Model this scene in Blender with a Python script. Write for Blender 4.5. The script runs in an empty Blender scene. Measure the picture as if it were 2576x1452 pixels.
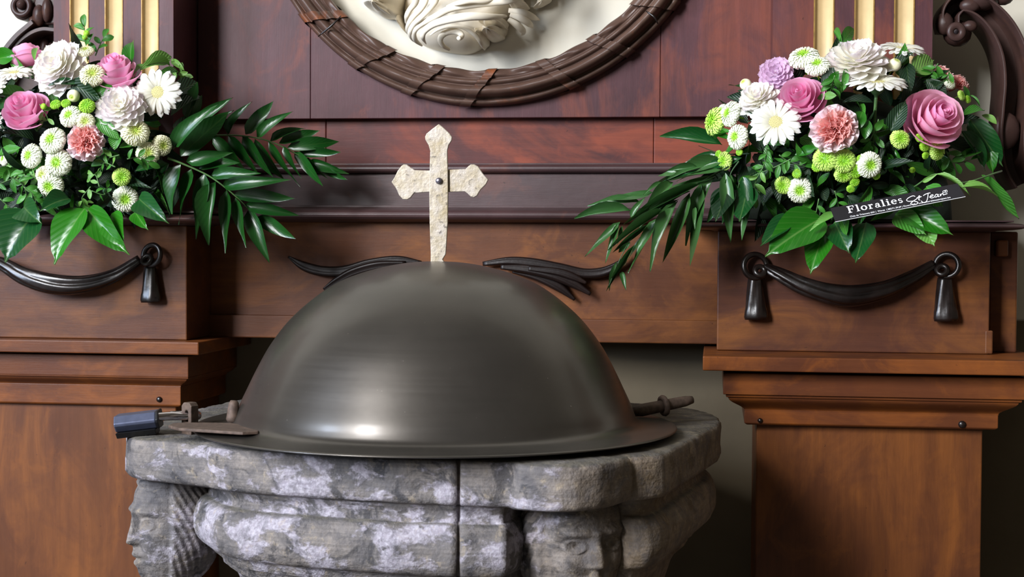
import bpy, bmesh, math, random
from math import pi, sin, cos, tan, atan2, sqrt, exp, radians
from mathutils import Vector as V, Matrix as M, noise as NZ
random.seed(7)
C = bpy.context.scene.collection
SC = bpy.context.scene

# ---------------------------------------------------------------- camera
W, H, FP = 2576, 1452, 3800.0
CAM = V((0, -2.62, 1.35))
YAW, PITCH, ROLL = atan2(.134, 1), math.atan(106 / FP), .006
FW = V((-sin(YAW) * cos(PITCH), cos(YAW) * cos(PITCH), -sin(PITCH)))
R0 = V((cos(YAW), sin(YAW), 0)); U0 = R0.cross(FW)
RT = R0 * cos(ROLL) + U0 * sin(ROLL); UP = U0 * cos(ROLL) - R0 * sin(ROLL)
cd = bpy.data.cameras.new('camera'); cam = bpy.data.objects.new('camera', cd); C.objects.link(cam)
cam.matrix_world = M(((RT.x, UP.x, -FW.x, CAM.x), (RT.y, UP.y, -FW.y, CAM.y), (RT.z, UP.z, -FW.z, CAM.z), (0, 0, 0, 1)))
cd.sensor_width = 36; cd.lens = 36 * FP / W; cd.clip_start = .05
cd.dof.use_dof = True; cd.dof.focus_distance = 2.25; cd.dof.aperture_fstop = 9.0
SC.camera = cam

# ---------------------------------------------------------------- light and exposure
SC.view_settings.view_transform = 'Standard'; SC.view_settings.look = 'None'
SC.view_settings.gamma = 1.0; SC.view_settings.use_curve_mapping = False
SC.view_settings.exposure = 0.12
wd = bpy.data.worlds.new('church_air'); SC.world = wd; wd.use_nodes = True
wd.node_tree.nodes['Background'].inputs[0].default_value = (.50, .48, .42, 1)
wd.node_tree.nodes['Background'].inputs[1].default_value = .018
def window_light(name, loc, target, sx, sy, power, col):
    ld = bpy.data.lights.new(name, 'AREA'); ld.shape = 'RECTANGLE'; ld.size = sx; ld.size_y = sy
    ld.energy = power; ld.color = col
    o = bpy.data.objects.new(name, ld); C.objects.link(o); o.location = loc
    o.rotation_euler = (V(target) - V(loc)).to_track_quat('-Z', 'Y').to_euler()
window_light('side_window_daylight', (-4.8, -4.0, 2.7), (-.35, -.5, 1.1), 0.9, 2.2, 290, (.62, .76, 1.0))
window_light('nave_window_daylight', (-4.5, -7.5, 4.5), (-.2, -.3, 1.2), 1.9, 3.7, 1350, (.955, .965, 1.0))

# ---------------------------------------------------------------- pixel rays to real points on real planes
def ray(px, py): return RT * ((px - W / 2) / FP) - UP * ((py - H / 2) / FP) + FW
def fp(px, py, y=0.0):
    d = ray(px, py); return CAM + d * ((y - CAM.y) / d.y)
def fz(px, py, z):
    d = ray(px, py); return CAM + d * ((z - CAM.z) / d.z)
def X(px, y, py=700): return fp(px, py, y).x
def Z(py, y, px=1288): return fp(px, py, y).z
def pxm(y): return (y - CAM.y) * cos(YAW) / FP     # metres per pixel at that depth, roughly

# ---------------------------------------------------------------- mesh helpers
def rootloc(o):
    p = V((0, 0, 0))
    while o: p += o.location; o = o.parent
    return p
def mesh(name, vs, fs, mat=None, smooth=False):
    me = bpy.data.meshes.new(name); me.from_pydata([tuple(v) for v in vs], [], fs); me.update()
    if mat: me.materials.append(mat)
    if smooth: me.polygons.foreach_set('use_smooth', [True] * len(me.polygons))
    return me
def mk(name, vs, fs, mat, parent=None, smooth=False, loc=None):
    off = rootloc(parent) if parent else V(loc or (0, 0, 0))
    me = mesh(name, [V(v) - off for v in vs], fs, mat, smooth)
    o = bpy.data.objects.new(name, me); C.objects.link(o)
    if parent: o.parent = parent
    else: o.location = off
    return o
def thing(name, label, cat, loc, group=None):
    o = bpy.data.objects.new(name, None); C.objects.link(o); o.location = loc; o.empty_display_size = .05
    o['label'] = label; o['category'] = cat
    if group: o['group'] = group
    return o
def struct(o): o['kind'] = 'structure'; return o
def bev(o, w=.002, seg=2, ang=40):
    m = o.modifiers.new('edge', 'BEVEL'); m.width = w; m.segments = seg; m.limit_method = 'ANGLE'; m.angle_limit = radians(ang)
    return o
def box(name, a, b, mat, parent=None, bw=.002):
    (x0, y0, z0), (x1, y1, z1) = a, b
    vs = [(x, y, z) for x in (x0, x1) for y in (y0, y1) for z in (z0, z1)]
    fs = [(0, 1, 3, 2), (4, 6, 7, 5), (0, 4, 5, 1), (2, 3, 7, 6), (0, 2, 6, 4), (1, 5, 7, 3)]
    o = mk(name, vs, fs, mat, parent)
    return bev(o, bw) if bw else o
def prism(name, pts, d, mat, parent=None, bw=0):
    """pts: planar loop of 3-D points, d: extrusion vector"""
    n = len(pts); d = V(d)
    vs = [V(p) for p in pts] + [V(p) + d for p in pts]
    fs = [tuple(range(n)), tuple(range(2 * n - 1, n - 1, -1))] + [(i, i + n, (i + 1) % n + n, (i + 1) % n) for i in range(n)]
    o = mk(name, vs, fs, mat, parent)
    bm = bmesh.new(); bm.from_mesh(o.data); bmesh.ops.recalc_face_normals(bm, faces=bm.faces); bm.to_mesh(o.data); bm.free()
    return bev(o, bw) if bw else o
def run(name, x0, x1, prof, mat, parent=None, bw=0, smooth=False):
    """closed (y,z) profile run along x"""
    return prism(name, [(x0, y, z) for y, z in prof], (x1 - x0, 0, 0), mat, parent, bw)
def cr(pts, n):
    """smooth curve through points: n samples"""
    P = [V(p) for p in pts]; P = [P[0] * 2 - P[1]] + P + [P[-1] * 2 - P[-2]]
    out = []; m = len(P) - 3
    for k in range(n):
        u = k / (n - 1) * m; i = min(int(u), m - 1); t = u - i
        a, b, c, d = P[i:i + 4]
        out.append(.5 * ((2 * b) + (c - a) * t + (2 * a - 5 * b + 4 * c - d) * t * t + (3 * b - a - 3 * c + d) * t ** 3))
    return out
def crf(vals, n): return [v.x for v in cr([(v, 0, 0) for v in vals], n)]
def sweep_data(path, sect, ref=V((0, -1, 0)), close=True, caps=True):
    """sect(i,t) -> list of (a,b): a along the side, b along ref"""
    n = len(path); vs = []; fs = []
    for i, p in enumerate(path):
        T = (path[min(i + 1, n - 1)] - path[max(i - 1, 0)]).normalized()
        N = (ref - T * ref.dot(T)).normalized(); B = T.cross(N)
        s = sect(i, i / (n - 1)); m = len(s)
        vs += [p + B * a + N * b for a, b in s]
    for i in range(n - 1):
        for j in range(m if close else m - 1):
            k = (j + 1) % m
            fs.append((i * m + j, i * m + k, (i + 1) * m + k, (i + 1) * m + j))
    if close and caps:
        fs.append(tuple(range(m - 1, -1, -1))); fs.append(tuple(range((n - 1) * m, n * m)))
    return vs, fs
def sweep(name, path, sect, mat, parent=None, ref=V((0, -1, 0)), smooth=True, **k):
    vs, fs = sweep_data(path, sect, ref, **k); o = mk(name, vs, fs, mat, parent, smooth)
    fixn(o); return o
def fixn(o):
    bm = bmesh.new(); bm.from_mesh(o.data); bmesh.ops.recalc_face_normals(bm, faces=bm.faces); bm.to_mesh(o.data); bm.free()
def circ(r, m=12, rb=None): return [(r * cos(2 * pi * j / m), (rb or r) * sin(2 * pi * j / m)) for j in range(m)]
def lathe_data(prof, seg=32, c=V((0, 0, 0))):
    vs = []; fs = []
    for r, z in prof:
        vs += [V((c.x + r * cos(2 * pi * j / seg), c.y + r * sin(2 * pi * j / seg), c.z + z)) for j in range(seg)]
    for i in range(len(prof) - 1):
        for j in range(seg):
            k = (j + 1) % seg
            fs.append((i * seg + j, i * seg + k, (i + 1) * seg + k, (i + 1) * seg + j))
    return vs, fs
def ring(name, c, R, r, mat, parent, nrm=V((0, -1, 0)), seg=28, m=10, sq=1.0):
    nrm = nrm.normalized(); a = nrm.orthogonal().normalized(); b = nrm.cross(a)
    vs = []; fs = []
    for i in range(seg):
        t = 2 * pi * i / seg; d = a * cos(t) + b * sin(t)
        for j in range(m):
            u = 2 * pi * j / m; vs.append(c + d * (R + r * cos(u)) + nrm * (r * sq * sin(u)))
    for i in range(seg):
        for j in range(m):
            fs.append((i * m + j, ((i + 1) % seg) * m + j, ((i + 1) % seg) * m + (j + 1) % m, i * m + (j + 1) % m))
    o = mk(name, vs, fs, mat, parent, True); fixn(o); return o

# ---------------------------------------------------------------- materials
def lin(h):
    h = h.lstrip('#'); r = [int(h[i:i + 2], 16) / 255 for i in (0, 2, 4)]
    return tuple(c / 12.92 if c <= .04045 else ((c + .055) / 1.055) ** 2.4 for c in r) + (1,)
LIN = lin
class Nodes:
    def __init__(s, name):
        s.m = bpy.data.materials.new(name); s.m.use_nodes = True; s.t = s.m.node_tree; s.b = s.t.nodes['Principled BSDF']
    def n(s, kind, **kw):
        x = s.t.nodes.new('ShaderNode' + kind)
        for k, v in kw.items():
            if k in x.inputs: x.inputs[k].default_value = v
            else: setattr(x, k, v)
        return x
    def l(s, a, b): s.t.links.new(a, b)
    def coord(s, scale=(1, 1, 1), kind='Object'):
        c = s.n('TexCoord'); mp = s.n('Mapping'); mp.inputs['Scale'].default_value = scale
        s.l(c.outputs[kind], mp.inputs['Vector']); return mp.outputs[0]
    def noise(s, vec, scale, detail=4, rough=.55, dist=0):
        x = s.n('TexNoise'); x.inputs['Scale'].default_value = scale; x.inputs['Detail'].default_value = detail
        x.inputs['Roughness'].default_value = rough; x.inputs['Distortion'].default_value = dist
        s.l(vec, x.inputs['Vector']); return x.outputs['Fac']
    def ramp(s, fac, stops):
        r = s.n('ValToRGB'); e = r.color_ramp.elements
        while len(e) < len(stops): e.new(.5)
        for k, (p, c) in zip(e, stops): k.position = p; k.color = c if len(c) == 4 else tuple(c) + (1,)
        s.l(fac, r.inputs[0]); return r.outputs[0]
    def mix(s, fac, a, b, mode='MIX'):
        x = s.n('Mix', data_type='RGBA', blend_type=mode)
        for sock, v in ((x.inputs[0], fac), (x.inputs[6], a), (x.inputs[7], b)):
            if hasattr(v, 'node'): s.l(v, sock)
            else: sock.default_value = v
        return x.outputs[2]
    def math(s, op, a, b=0.0):
        x = s.n('Math', operation=op)
        for sock, v in ((x.inputs[0], a), (x.inputs[1], b)):
            if hasattr(v, 'node'): s.l(v, sock)
            else: sock.default_value = v
        return x.outputs[0]
    def bump(s, h, strength=.3, dist=.002, prev=None):
        x = s.n('Bump'); x.inputs['Strength'].default_value = strength; x.inputs['Distance'].default_value = dist
        s.l(h, x.inputs['Height'])
        if prev: s.l(prev, x.inputs['Normal'])
        s.l(x.outputs[0], s.b.inputs['Normal']); return x.outputs[0]
    def set(s, **kw):
        for k, v in kw.items():
            k = k.replace('_', ' ')
            if hasattr(v, 'node'): s.l(v, s.b.inputs[k])
            else: s.b.inputs[k].default_value = v
        return s.m
BW = lambda v: (v, v, v, 1)
def plain(name, col, rough=.5, metal=0.0, var=.12, sc=60, bump=.0, spec=.5, sss=0.0):
    s = Nodes(name); c = s.coord(); f = s.noise(c, sc, 4)
    base = lin(col) if isinstance(col, str) else tuple(col) + (1,)
    d = tuple(x * (1 - var) for x in base[:3]) + (1,); l = tuple(min(1, x * (1 + var)) for x in base[:3]) + (1,)
    s.set(Base_Color=s.ramp(f, [(.3, d), (.7, l)]), Roughness=rough, Metallic=metal, Specular_IOR_Level=spec)
    if bump: s.bump(f, bump, .001)
    if sss: s.set(Subsurface_Weight=sss, Subsurface_Radius=(.01, .006, .004), Subsurface_Scale=.5)
    return s.m
def wood(name, dark, mid, warm, grain='x', rough=.42, amount=.55, spec=.22, dim=.66):
    s = Nodes(name)
    lin = lambda h: tuple(c * dim for c in LIN(h)[:3]) + (1,)
    st = {'x': (3, 30, 55), 'z': (55, 30, 3), 'xz': (20, 20, 20)}[grain]
    c = s.coord(); g = s.noise(s.coord(st), 1.6, 6, .6, .3); fine = s.noise(s.coord(tuple(v * 4 for v in st)), 2.2, 5, .65)
    big = s.noise(c, 3.2, 5, .6, .5); pat = s.noise(s.coord({'x': (.7, 1, 1.5), 'z': (1.6, 1, .6), 'xz': (1, 1, 1)}[grain]), 5.5, 6, .62, .9)
    col = s.mix(s.ramp(big, [(.35, BW(0)), (.68, BW(1))]), lin(dark), lin(mid))
    col = s.mix(s.ramp(pat, [(amount, BW(0)), (amount + .16, BW(.85))]), col, lin(warm))
    col = s.mix(s.math('MULTIPLY', s.ramp(g, [(.38, BW(1)), (.62, BW(0))]), .24), col, tuple(x * .45 for x in lin(dark)[:3]) + (1,))
    col = s.mix(s.math('MULTIPLY', s.ramp(fine, [(.60, BW(0)), (.72, BW(1))]), .16), col, lin(warm))
    bl = s.noise(c, 11, 5, .65, .6); col = s.mix(s.ramp(bl, [(.54, BW(0)), (.66, BW(.42))]), col, lin(dark)); col = s.mix(s.ramp(bl, [(.30, BW(.5)), (.42, BW(0))]), col, lin(warm))
    sp = s.noise(c, 140, 2); col = s.mix(s.ramp(sp, [(.74, BW(0)), (.78, BW(.6))]), col, lin('1c1210'))
    s.set(Base_Color=col, Roughness=s.math('ADD', s.math('MULTIPLY', pat, .25), rough - .12), Specular_IOR_Level=spec)
    h = s.math('ADD', s.math('MULTIPLY', fine, .5), s.math('MULTIPLY', s.noise(c, 55, 3), .5))
    s.bump(h, .22, .0012); return s.m
WP = wood('wood_panel', '503135', '6d4347', '8c4a38', 'z', .48, .50)
WF = wood('wood_frieze', '532f2e', '7d3f38', '9c4c34', 'x', .46, .48)
WD = wood('wood_ledge', '4a3535', '604646', '74483c', 'x', .38, .6, .5)
WB = wood('wood_beam', '603824', '78482c', '93592a', 'x', .44, .46)
WX = wood('wood_box', '523026', '70432a', '8a5428', 'x', .44, .49)
WC = wood('wood_cornice', '5e3320', '7a4522', '965420', 'x', .40, .46)
WS = wood('wood_shaft', '603620', '784624', '8c5224', 'z', .44, .46)
WR = wood('wood_carved', '5c453b', '745a4c', 'a85a2c', 'xz', .36, .63)
WRB = wood('wood_ribbon', '5c453b', '745a4c', 'c0662c', 'xz', .36, .52)
WK = wood('wood_blackened', '1c1412', '271b18', '3a261c', 'xz', .36, .62)
WV = wood('wood_volute', '44302c', '57403a', '6e4630', 'xz', .40, .6)
BK = plain('black_lacquer', '17100e', .30, 0, .5, 60, .35, .5)
GOLD = plain('gilded_paint', 'c4aa7c', .5, .08, .10, 30, .15)
GOLDW = plain('gilt_edge', '8a6a2e', .5, .3, .3, 90, .2)
def plaster_mat(shade_band=False):
    s = Nodes('plaster_shade_band' if shade_band else 'plaster'); c = s.coord(); a = s.noise(c, 4, 5); b = s.noise(c, 60, 4)
    up = s.mix(s.ramp(a, [(.35, BW(0)), (.7, BW(1))]), lin('c6c1b2'), lin('d3cdbd'))
    if shade_band:
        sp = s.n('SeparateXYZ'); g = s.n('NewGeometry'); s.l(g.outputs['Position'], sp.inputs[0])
        low = s.mix(s.ramp(a, [(.35, BW(0)), (.7, BW(1))]), lin('574b37'), lin('675b46'))  # shade on the lower wall, painted in as a darker olive band
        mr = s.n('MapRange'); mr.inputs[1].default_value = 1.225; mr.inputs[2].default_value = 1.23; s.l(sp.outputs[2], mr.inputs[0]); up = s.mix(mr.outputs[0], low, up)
    s.set(Base_Color=up, Roughness=.85)
    s.bump(b, .15, .003); return s.m
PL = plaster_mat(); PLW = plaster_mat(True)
STU = plain('stucco', 'e6dcc8', .7, 0, .06, 25, .15)
FLO = plain('floor_stone', '4a443c', .6, 0, .2, 8); NAVE = plain('nave_stone', '625b4d', .85, 0, .12, 3)

# ---------------------------------------------------------------- the room
RX, RY, RZ, YB = 5.2, -9.0, 6.4, .10
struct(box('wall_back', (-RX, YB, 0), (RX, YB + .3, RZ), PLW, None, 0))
struct(box('wall_left', (-RX - .3, RY, 0), (-RX, YB + .3, RZ), NAVE, None, 0))
struct(box('wall_right', (RX, RY, 0), (RX + .3, YB + .3, RZ), NAVE, None, 0))
struct(box('wall_front', (-RX - .3, RY - .3, 0), (RX + .3, RY, RZ), NAVE, None, 0))
struct(box('floor', (-RX - .3, RY - .3, -.2), (RX + .3, YB + .3, 0), FLO, None, 0))
struct(box('ceiling', (-RX - .3, RY - .3, RZ), (RX + .3, YB + .3, RZ + .2), NAVE, None, 0))

# unseen dark panelling, added both sides to darken the reflections in the dome's edges
def reflection_panelling(name, x0, x1):
    t = struct(box(name, (x0, YB - .03, 0), (x1, YB, 2.3), WX, None, .004))
    n = 4; w = (x1 - x0) / n
    for k in range(n):
        p = box('panel', (x0 + w * k + .06, YB - .045, .25), (x0 + w * (k + 1) - .06, YB - .03, 2.15), WX, t, .006)
struct_ = reflection_panelling('added_panelling_1', -4.6, -1.75); reflection_panelling('added_panelling_2', 1.15, 4.6)

# ---------------------------------------------------------------- the wooden altarpiece
ALT = thing('wooden_altarpiece', 'dark red-brown wooden altarpiece with carved round wreath frame and two pedestals', 'altarpiece', (X(1200, 0), 0, 0))
YP = 0.0        # plane of the centre panel
zt_ = Z(-160, 0)
rc = fp(1222, -330, YP); rin = (rc - fp(1222, 180, YP)).length; rout = (rc - fp(1222, 269, YP)).length; rmid = (rin + rout) / 2
zb = Z(296, YP)
def panel_plank(px0, px1):
    x0, x1 = X(px0, YP, 150), X(px1, YP, 150)
    r = rin + .012; pts = [(x0, YP, zb)]
    n = 40
    arc = []
    for k in range(n + 1):
        x = x0 + (x1 - x0) * k / n; dx = x - rc.x
        if abs(dx) < r:
            z = rc.z - sqrt(r * r - dx * dx)
            if z < zt_: arc.append((x, YP, z))
            else: arc.append((x, YP, zt_))
        else: arc.append((x, YP, zt_))
    pts = [(x0, YP, zb)] + arc + [(x1, YP, zb)]
    bev(prism('panel_plank', pts, (0, .022, 0), WP, ALT), .0008, 1)
for a, b in ((498, 780.6), (781.6, 1661), (1662, 1939)): panel_plank(a, b)
def hboard(name, px0, px1, py0, py1, yf, yb, mat, bw=.0015, pym=None):
    return box(name, (X(px0, yf, (py0 + py1) / 2), yf, Z(py1, yf)), (X(px1, yf, (py0 + py1) / 2), yb, Z(py0, yf)), mat, ALT, bw)
for a, b in ((440, 819.5), (820.5, 1644), (1645, 1960)): hboard('frieze_board', a, b, 286, 420, .022, .04, WF)
# rolled mouldings: half rounds with small fillets
def roll(name, px0, px1, py0, py1, y0, out, mat, yb):
    z1, z0 = Z(py0, y0), Z(py1, y0); h = z1 - z0
    pr = [(yb, z1), (y0, z1), (y0 - out * .35, z1), (y0 - out * .35, z1 - h * .12)]
    for k in range(11):
        a = pi / 2 - pi * k / 10
        pr.append((y0 - out * .42 - out * .58 * cos(a), z1 - h * .16 - h * .40 * (1 - sin(a))))
    pr += [(y0 - out * .3, z0 + h * .02), (yb, z0)]
    return run(name, X(px0, y0), X(px1, y0), pr, mat, ALT, .0008)
roll('bead_moulding', 440, 1960, 411, 437, .006, .018, WD, .03)
hboard('ledge_board', 440, 1960, 437, 521, .002, .03, WD)
roll('ledge_moulding', 440, 1960, 518, 563, -.002, .062, WD, .03)
hboard('predella_board', 440, 1820, 560, 802, -.024, .03, WB)
hboard('predella_fillet', 440, 1820, 801, 859, -.034, .03, WB, .002)

def fluted_pilaster(pxa, pxb, grooves, yf):
    x0, x1 = X(pxa, yf, 60), X(pxb, yf, 60); z0, z1 = Z(552 if pxa > 1288 else 528, yf, (pxa + pxb) / 2) - .004, Z(-170, yf)
    pts = [(x0, yf, z0)]; lin_ = []
    for a, b in grooves:
        ga, gb = X(a, yf, 60), X(b, yf, 60); m = (ga + gb) / 2; r = (gb - ga) / 2; arc = []
        for k in range(13):
            t = pi * k / 12; arc.append((m - r * cos(t), yf + .62 * r * sin(t), z0))
        pts += arc; lin_.append([(x, y - .0006, z0) for x, y, z in arc])
    pts += [(x1, yf, z0), (x1, .02, z0), (x0, .02, z0)]
    p = prism('pilaster', pts, (0, 0, z1 - z0), WP, ALT)
    for arc in lin_:
        n = len(arc); vs = arc + [(x, y, z1) for x, y, z in arc]
        g = mk('gilded_flute', vs, [(i, i + 1, i + 1 + n, i + n) for i in range(n - 1)], GOLD, p, True)
        sm = g.modifiers.new('thick', 'SOLIDIFY'); sm.thickness = .0005
        for s in (0, n - 1):
            x, y, z = arc[s]; w = .0009
            box('gilt_edge', (x - w, yf - .0012, z0), (x + w, yf + .002, z1), GOLDW, p, 0)
fluted_pilaster(135, 436, ((177, 222), (265, 308), (357, 398)), -.115)
fluted_pilaster(1944, 2346, ((2048, 2097), (2150, 2198), (2250, 2299)), -.100)

# pedestal blocks, their shelf, the stepped caps and the shafts (three-sided mitred mouldings)
def mitred(name, x0, x1, yf, yb, prof, mat, bw=.0012):
    """prof: (overhang, z) bottom to top, wrapped round the front and both sides"""
    vs = []; fs = []
    for o, z in prof: vs += [(x0 - o, yb, z), (x0 - o, yf - o, z), (x1 + o, yf - o, z), (x1 + o, yb, z)]
    n = len(prof)
    for i in range(n - 1):
        for j in range(4):
            k = (j + 1) % 4; fs.append((i * 4 + j, i * 4 + k, (i + 1) * 4 + k, (i + 1) * 4 + j))
    fs += [(3, 2, 1, 0), tuple(range((n - 1) * 4, n * 4))]
    o = mk(name, vs, fs, mat, ALT); fixn(o)
    return bev(o, bw, 2, 25)
def pedestal(xs, ys, box_px, ybox, bz, shelf, slab, fascia, mould, frieze, shaft_top, ov):
    """xs: shaft x0,x1 ; ys: shaft front; z values from pixel rows at each own front"""
    x0, x1 = xs; cx = (box_px[0] + box_px[1]) / 2
    yb = YB - .002
    o_slab, o_fas, o_mt, o_mb = ov
    def zz(py, o): return Z(py, ys - o, cx)
    box('shaft', (x0, ys, 0), (x1, yb, zz(shaft_top, 0) + .004), WS, ALT, .002)
    zf0, zf1 = zz(frieze[1], o_mb), zz(mould[1], o_mb)
    mitred('cornice_frieze', x0, x1, ys, yb, [(o_mb - .004, zf0), (o_mb, zf0 + .003), (o_mb, zf1)], WC)
    zm1 = zz(mould[0], o_mt); h = zm1 - zf1
    pr = [(o_mb + .001, zf1 - .001)]
    for k in range(9):
        t = k / 8; pr.append((o_mb + (o_mt - o_mb) * (.5 - .5 * cos(pi * t)) ** .8, zf1 + h * .78 * t))
    pr += [(o_mt + .003, zf1 + h * .80), (o_mt + .004, zf1 + h * .9), (o_mt + .002, zm1)]
    mitred('cornice_moulding', x0, x1, ys, yb, pr, WC, .0006)
    mitred('cornice_fascia', x0, x1, ys, yb, [(o_fas, zm1 - .001), (o_fas, zz(fascia[0], o_fas))], WC)
    zs0, zs1 = zz(fascia[0], o_fas) - .001, zz(slab[0], o_slab)
    mitred('cap_slab', x0, x1, ys, yb, [(o_slab, zz(slab[1], o_slab)), (o_slab, zs1)], WC, .002)
    bx0, bx1 = X(box_px[0], ybox, 720), X(box_px[1], ybox, 720)
    zb1 = Z(bz, ybox, cx)
    b = box('pedestal_block', (bx0, ybox, zs1 + .0005), (bx1, .02, zb1), WX, ALT, .002)
    # shelf moulding breaking forward over the block
    hs = zb1; s1 = Z(shelf, ybox - .05, cx); hh = s1 - hs
    pr = [(.004, hs), (.012, hs + .002)]
    for k in range(9):
        a = -pi / 2 + pi * k / 8; pr.append((.018 + .03 * cos(a), hs + hh * (.45 + .33 * sin(a))))
    pr += [(.03, hs + hh * .86), (.03, s1)]
    mitred('block_shelf', bx0, bx1, ybox, .02, pr, WD, .0006)
    return b, zs1, (bx0, bx1)
YLB, YRB = -.150, -.128
LB, zL, _ = pedestal((X(-170, -.130, 1200), X(443, -.130, 1040)), -.130, (-215, 470), YLB, 566, 529, (856, 888), (891, 936), (942, 966), (966, 1018), 1018, (.062, .034, .030, .013))
RB, zR, _ = pedestal((X(1902, -.175, 1200), X(2470, -.175, 1200)), -.175, (1804.5, 2490), YRB, 582, 553, (902, 939), (944, 990), (996, 1036), (1036, 1075), 1075, (.086, .054, .046, .020))
box('backing_block', (X(2488, -.075), -.075, zR), (X(2560, -.075), .05, Z(583, -.075, 2520)), WX, ALT, .003)
box('wood_peg', (X(2504, -.09), -.092, Z(646, -.09, 2520)), (X(2535, -.09), -.06, Z(604, -.09, 2520)), WS, ALT, .003)
box('base_chip', (X(2480, -.128), -.1285, zR + .001), (X(2500, -.128), -.06, Z(832, -.128, 2490)), WX, ALT, .002)
def nail(px, py, y, r=.005):
    vs, fs = lathe_data([(0, 0), (r, 0), (r, .002), (r * .5, .0035), (0, .004)], 10)
    p = fp(px, py, y); vs = [(p.x + v.x, p.y - v.z, p.z + v.y) for v in vs]
    mk('nail', vs, fs, BK, ALT, True)
nail(401, 1005, -.143); nail(2420, 1068, -.195, .006); nail(1912, 1058, -.195, .004)

# carved wreath ring, reeded, with crossed ribbon bands
def ring_sect(t):                      # t 0..1 from inner to outer edge -> height above panel
    t = min(1, max(0, t))
    for a, b, lo, hi in ((0, .26, .020, .006), (.26, .44, .024, .012), (.44, .78, .020, .026), (.78, 1.001, .006, .018)):
        if a <= t < b: u = (t - a) / (b - a); return lo + hi * max(0, 1 - (2 * u - 1) ** 2) ** .5
    return .004
def wreath(a0, a1, name, mat, lift=0.0, n=150, twist=0.0, parent=None, rough=.0, wobble=0):
    vs = []; fs = []; mm = 40
    for i in range(n + 1):
        for j in range(mm + 1):
            t = j / mm; a = a0 + (a1 - a0) * i / n + twist * (t - .5)
            r = rin + (rout - rin) * (t * (1 + 2 * lift * 6) - lift * 6)
            hgt = ring_sect(t) if not lift else ring_sect(t) * .72 + .010 * sin(pi * t) ** .5 + lift + .001
            hgt += rough * NZ.noise(V((a * 14, t * 4, 3))) if rough else 0
            if wobble and t < .18:
                r += .0015 * sin(a * 31 + 1) * (1 - t / .18); hgt += .003 * sin(a * 31 - t * 12)
            vs.append((rc.x + r * cos(a), YP - hgt, rc.z + r * sin(a)))
    w = mm + 1
    for i in range(n):
        for j in range(mm): fs.append((i * w + j, i * w + j + 1, (i + 1) * w + j + 1, (i + 1) * w + j))
    b = len(vs)                       # back rim
    for i in range(n + 1):
        a = a0 + (a1 - a0) * i / n
        vs += [(rc.x + rin * 1.005 * cos(a), YP + .006, rc.z + rin * 1.005 * sin(a)), (rc.x + rout * .997 * cos(a), YP + .001, rc.z + rout * .997 * sin(a))]
    for i in range(n):
        fs.append((i * w, (i + 1) * w, b + 2 * i + 2, b + 2 * i)); fs.append((i * w + mm, b + 2 * i + 1, b + 2 * i + 3, (i + 1) * w + mm))
    o = mk(name, vs, fs, mat, parent or ALT, True); fixn(o); return o
A0, A1 = radians(-172), radians(-8)
WREATH = wreath(A0, A1, 'wreath_ring', WR, 0, 300, 0, None, .002, 1)
def ribbon(ac, half, tw):
    wreath(ac - half, ac + half, 'ribbon_band', WRB, .006, 8, tw, WREATH)
def ang(px, py):
    p = fp(px, py, -.03); return atan2(p.z - rc.z, p.x - rc.x)
for px, py in ((812, 40), (925, 165), (1058, 226), (1205, 240)): ribbon(ang(px, py), .024, -.13)
for px, py in ((1410, 218), (1550, 140), (1665, 25)): ribbon(ang(px, py), .024, .11)
# plaster field of the medallion, a shallow dished disc
vs = [(rc.x, .045, rc.z)]; fs = []
for i in range(1, 7):
    r = (rin + .02) * i / 6
    for k in range(72):
        a = 2 * pi * k / 72; vs.append((rc.x + r * cos(a), .045 - .02 * (i / 6) ** 3, rc.z + r * sin(a)))
for k in range(72): fs.append((0, 1 + k, 1 + (k + 1) % 72))
for i in range(5):
    for k in range(72):
        a, b = 1 + i * 72, 1 + (i + 1) * 72; fs.append((a + k, b + k, b + (k + 1) % 72, a + (k + 1) % 72))
o = mk('medallion_field', vs, fs, PL, ALT, True); fixn(o)
# cracks in the wreath: fine dark wedges let into the wood
for (p, q) in (((800, 92), (858, 40)), ((1655, 60), (1625, 28))):
    a, b = fp(*p, -.048), fp(*q, -.048)
    sweep('split_line', cr([a, (a + b) / 2 + V((.004, -.004, 0)), b], 8), lambda i, t: circ(.0022 * (1 - abs(2 * t - 1) * .6), 6), BK, WREATH)

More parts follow.
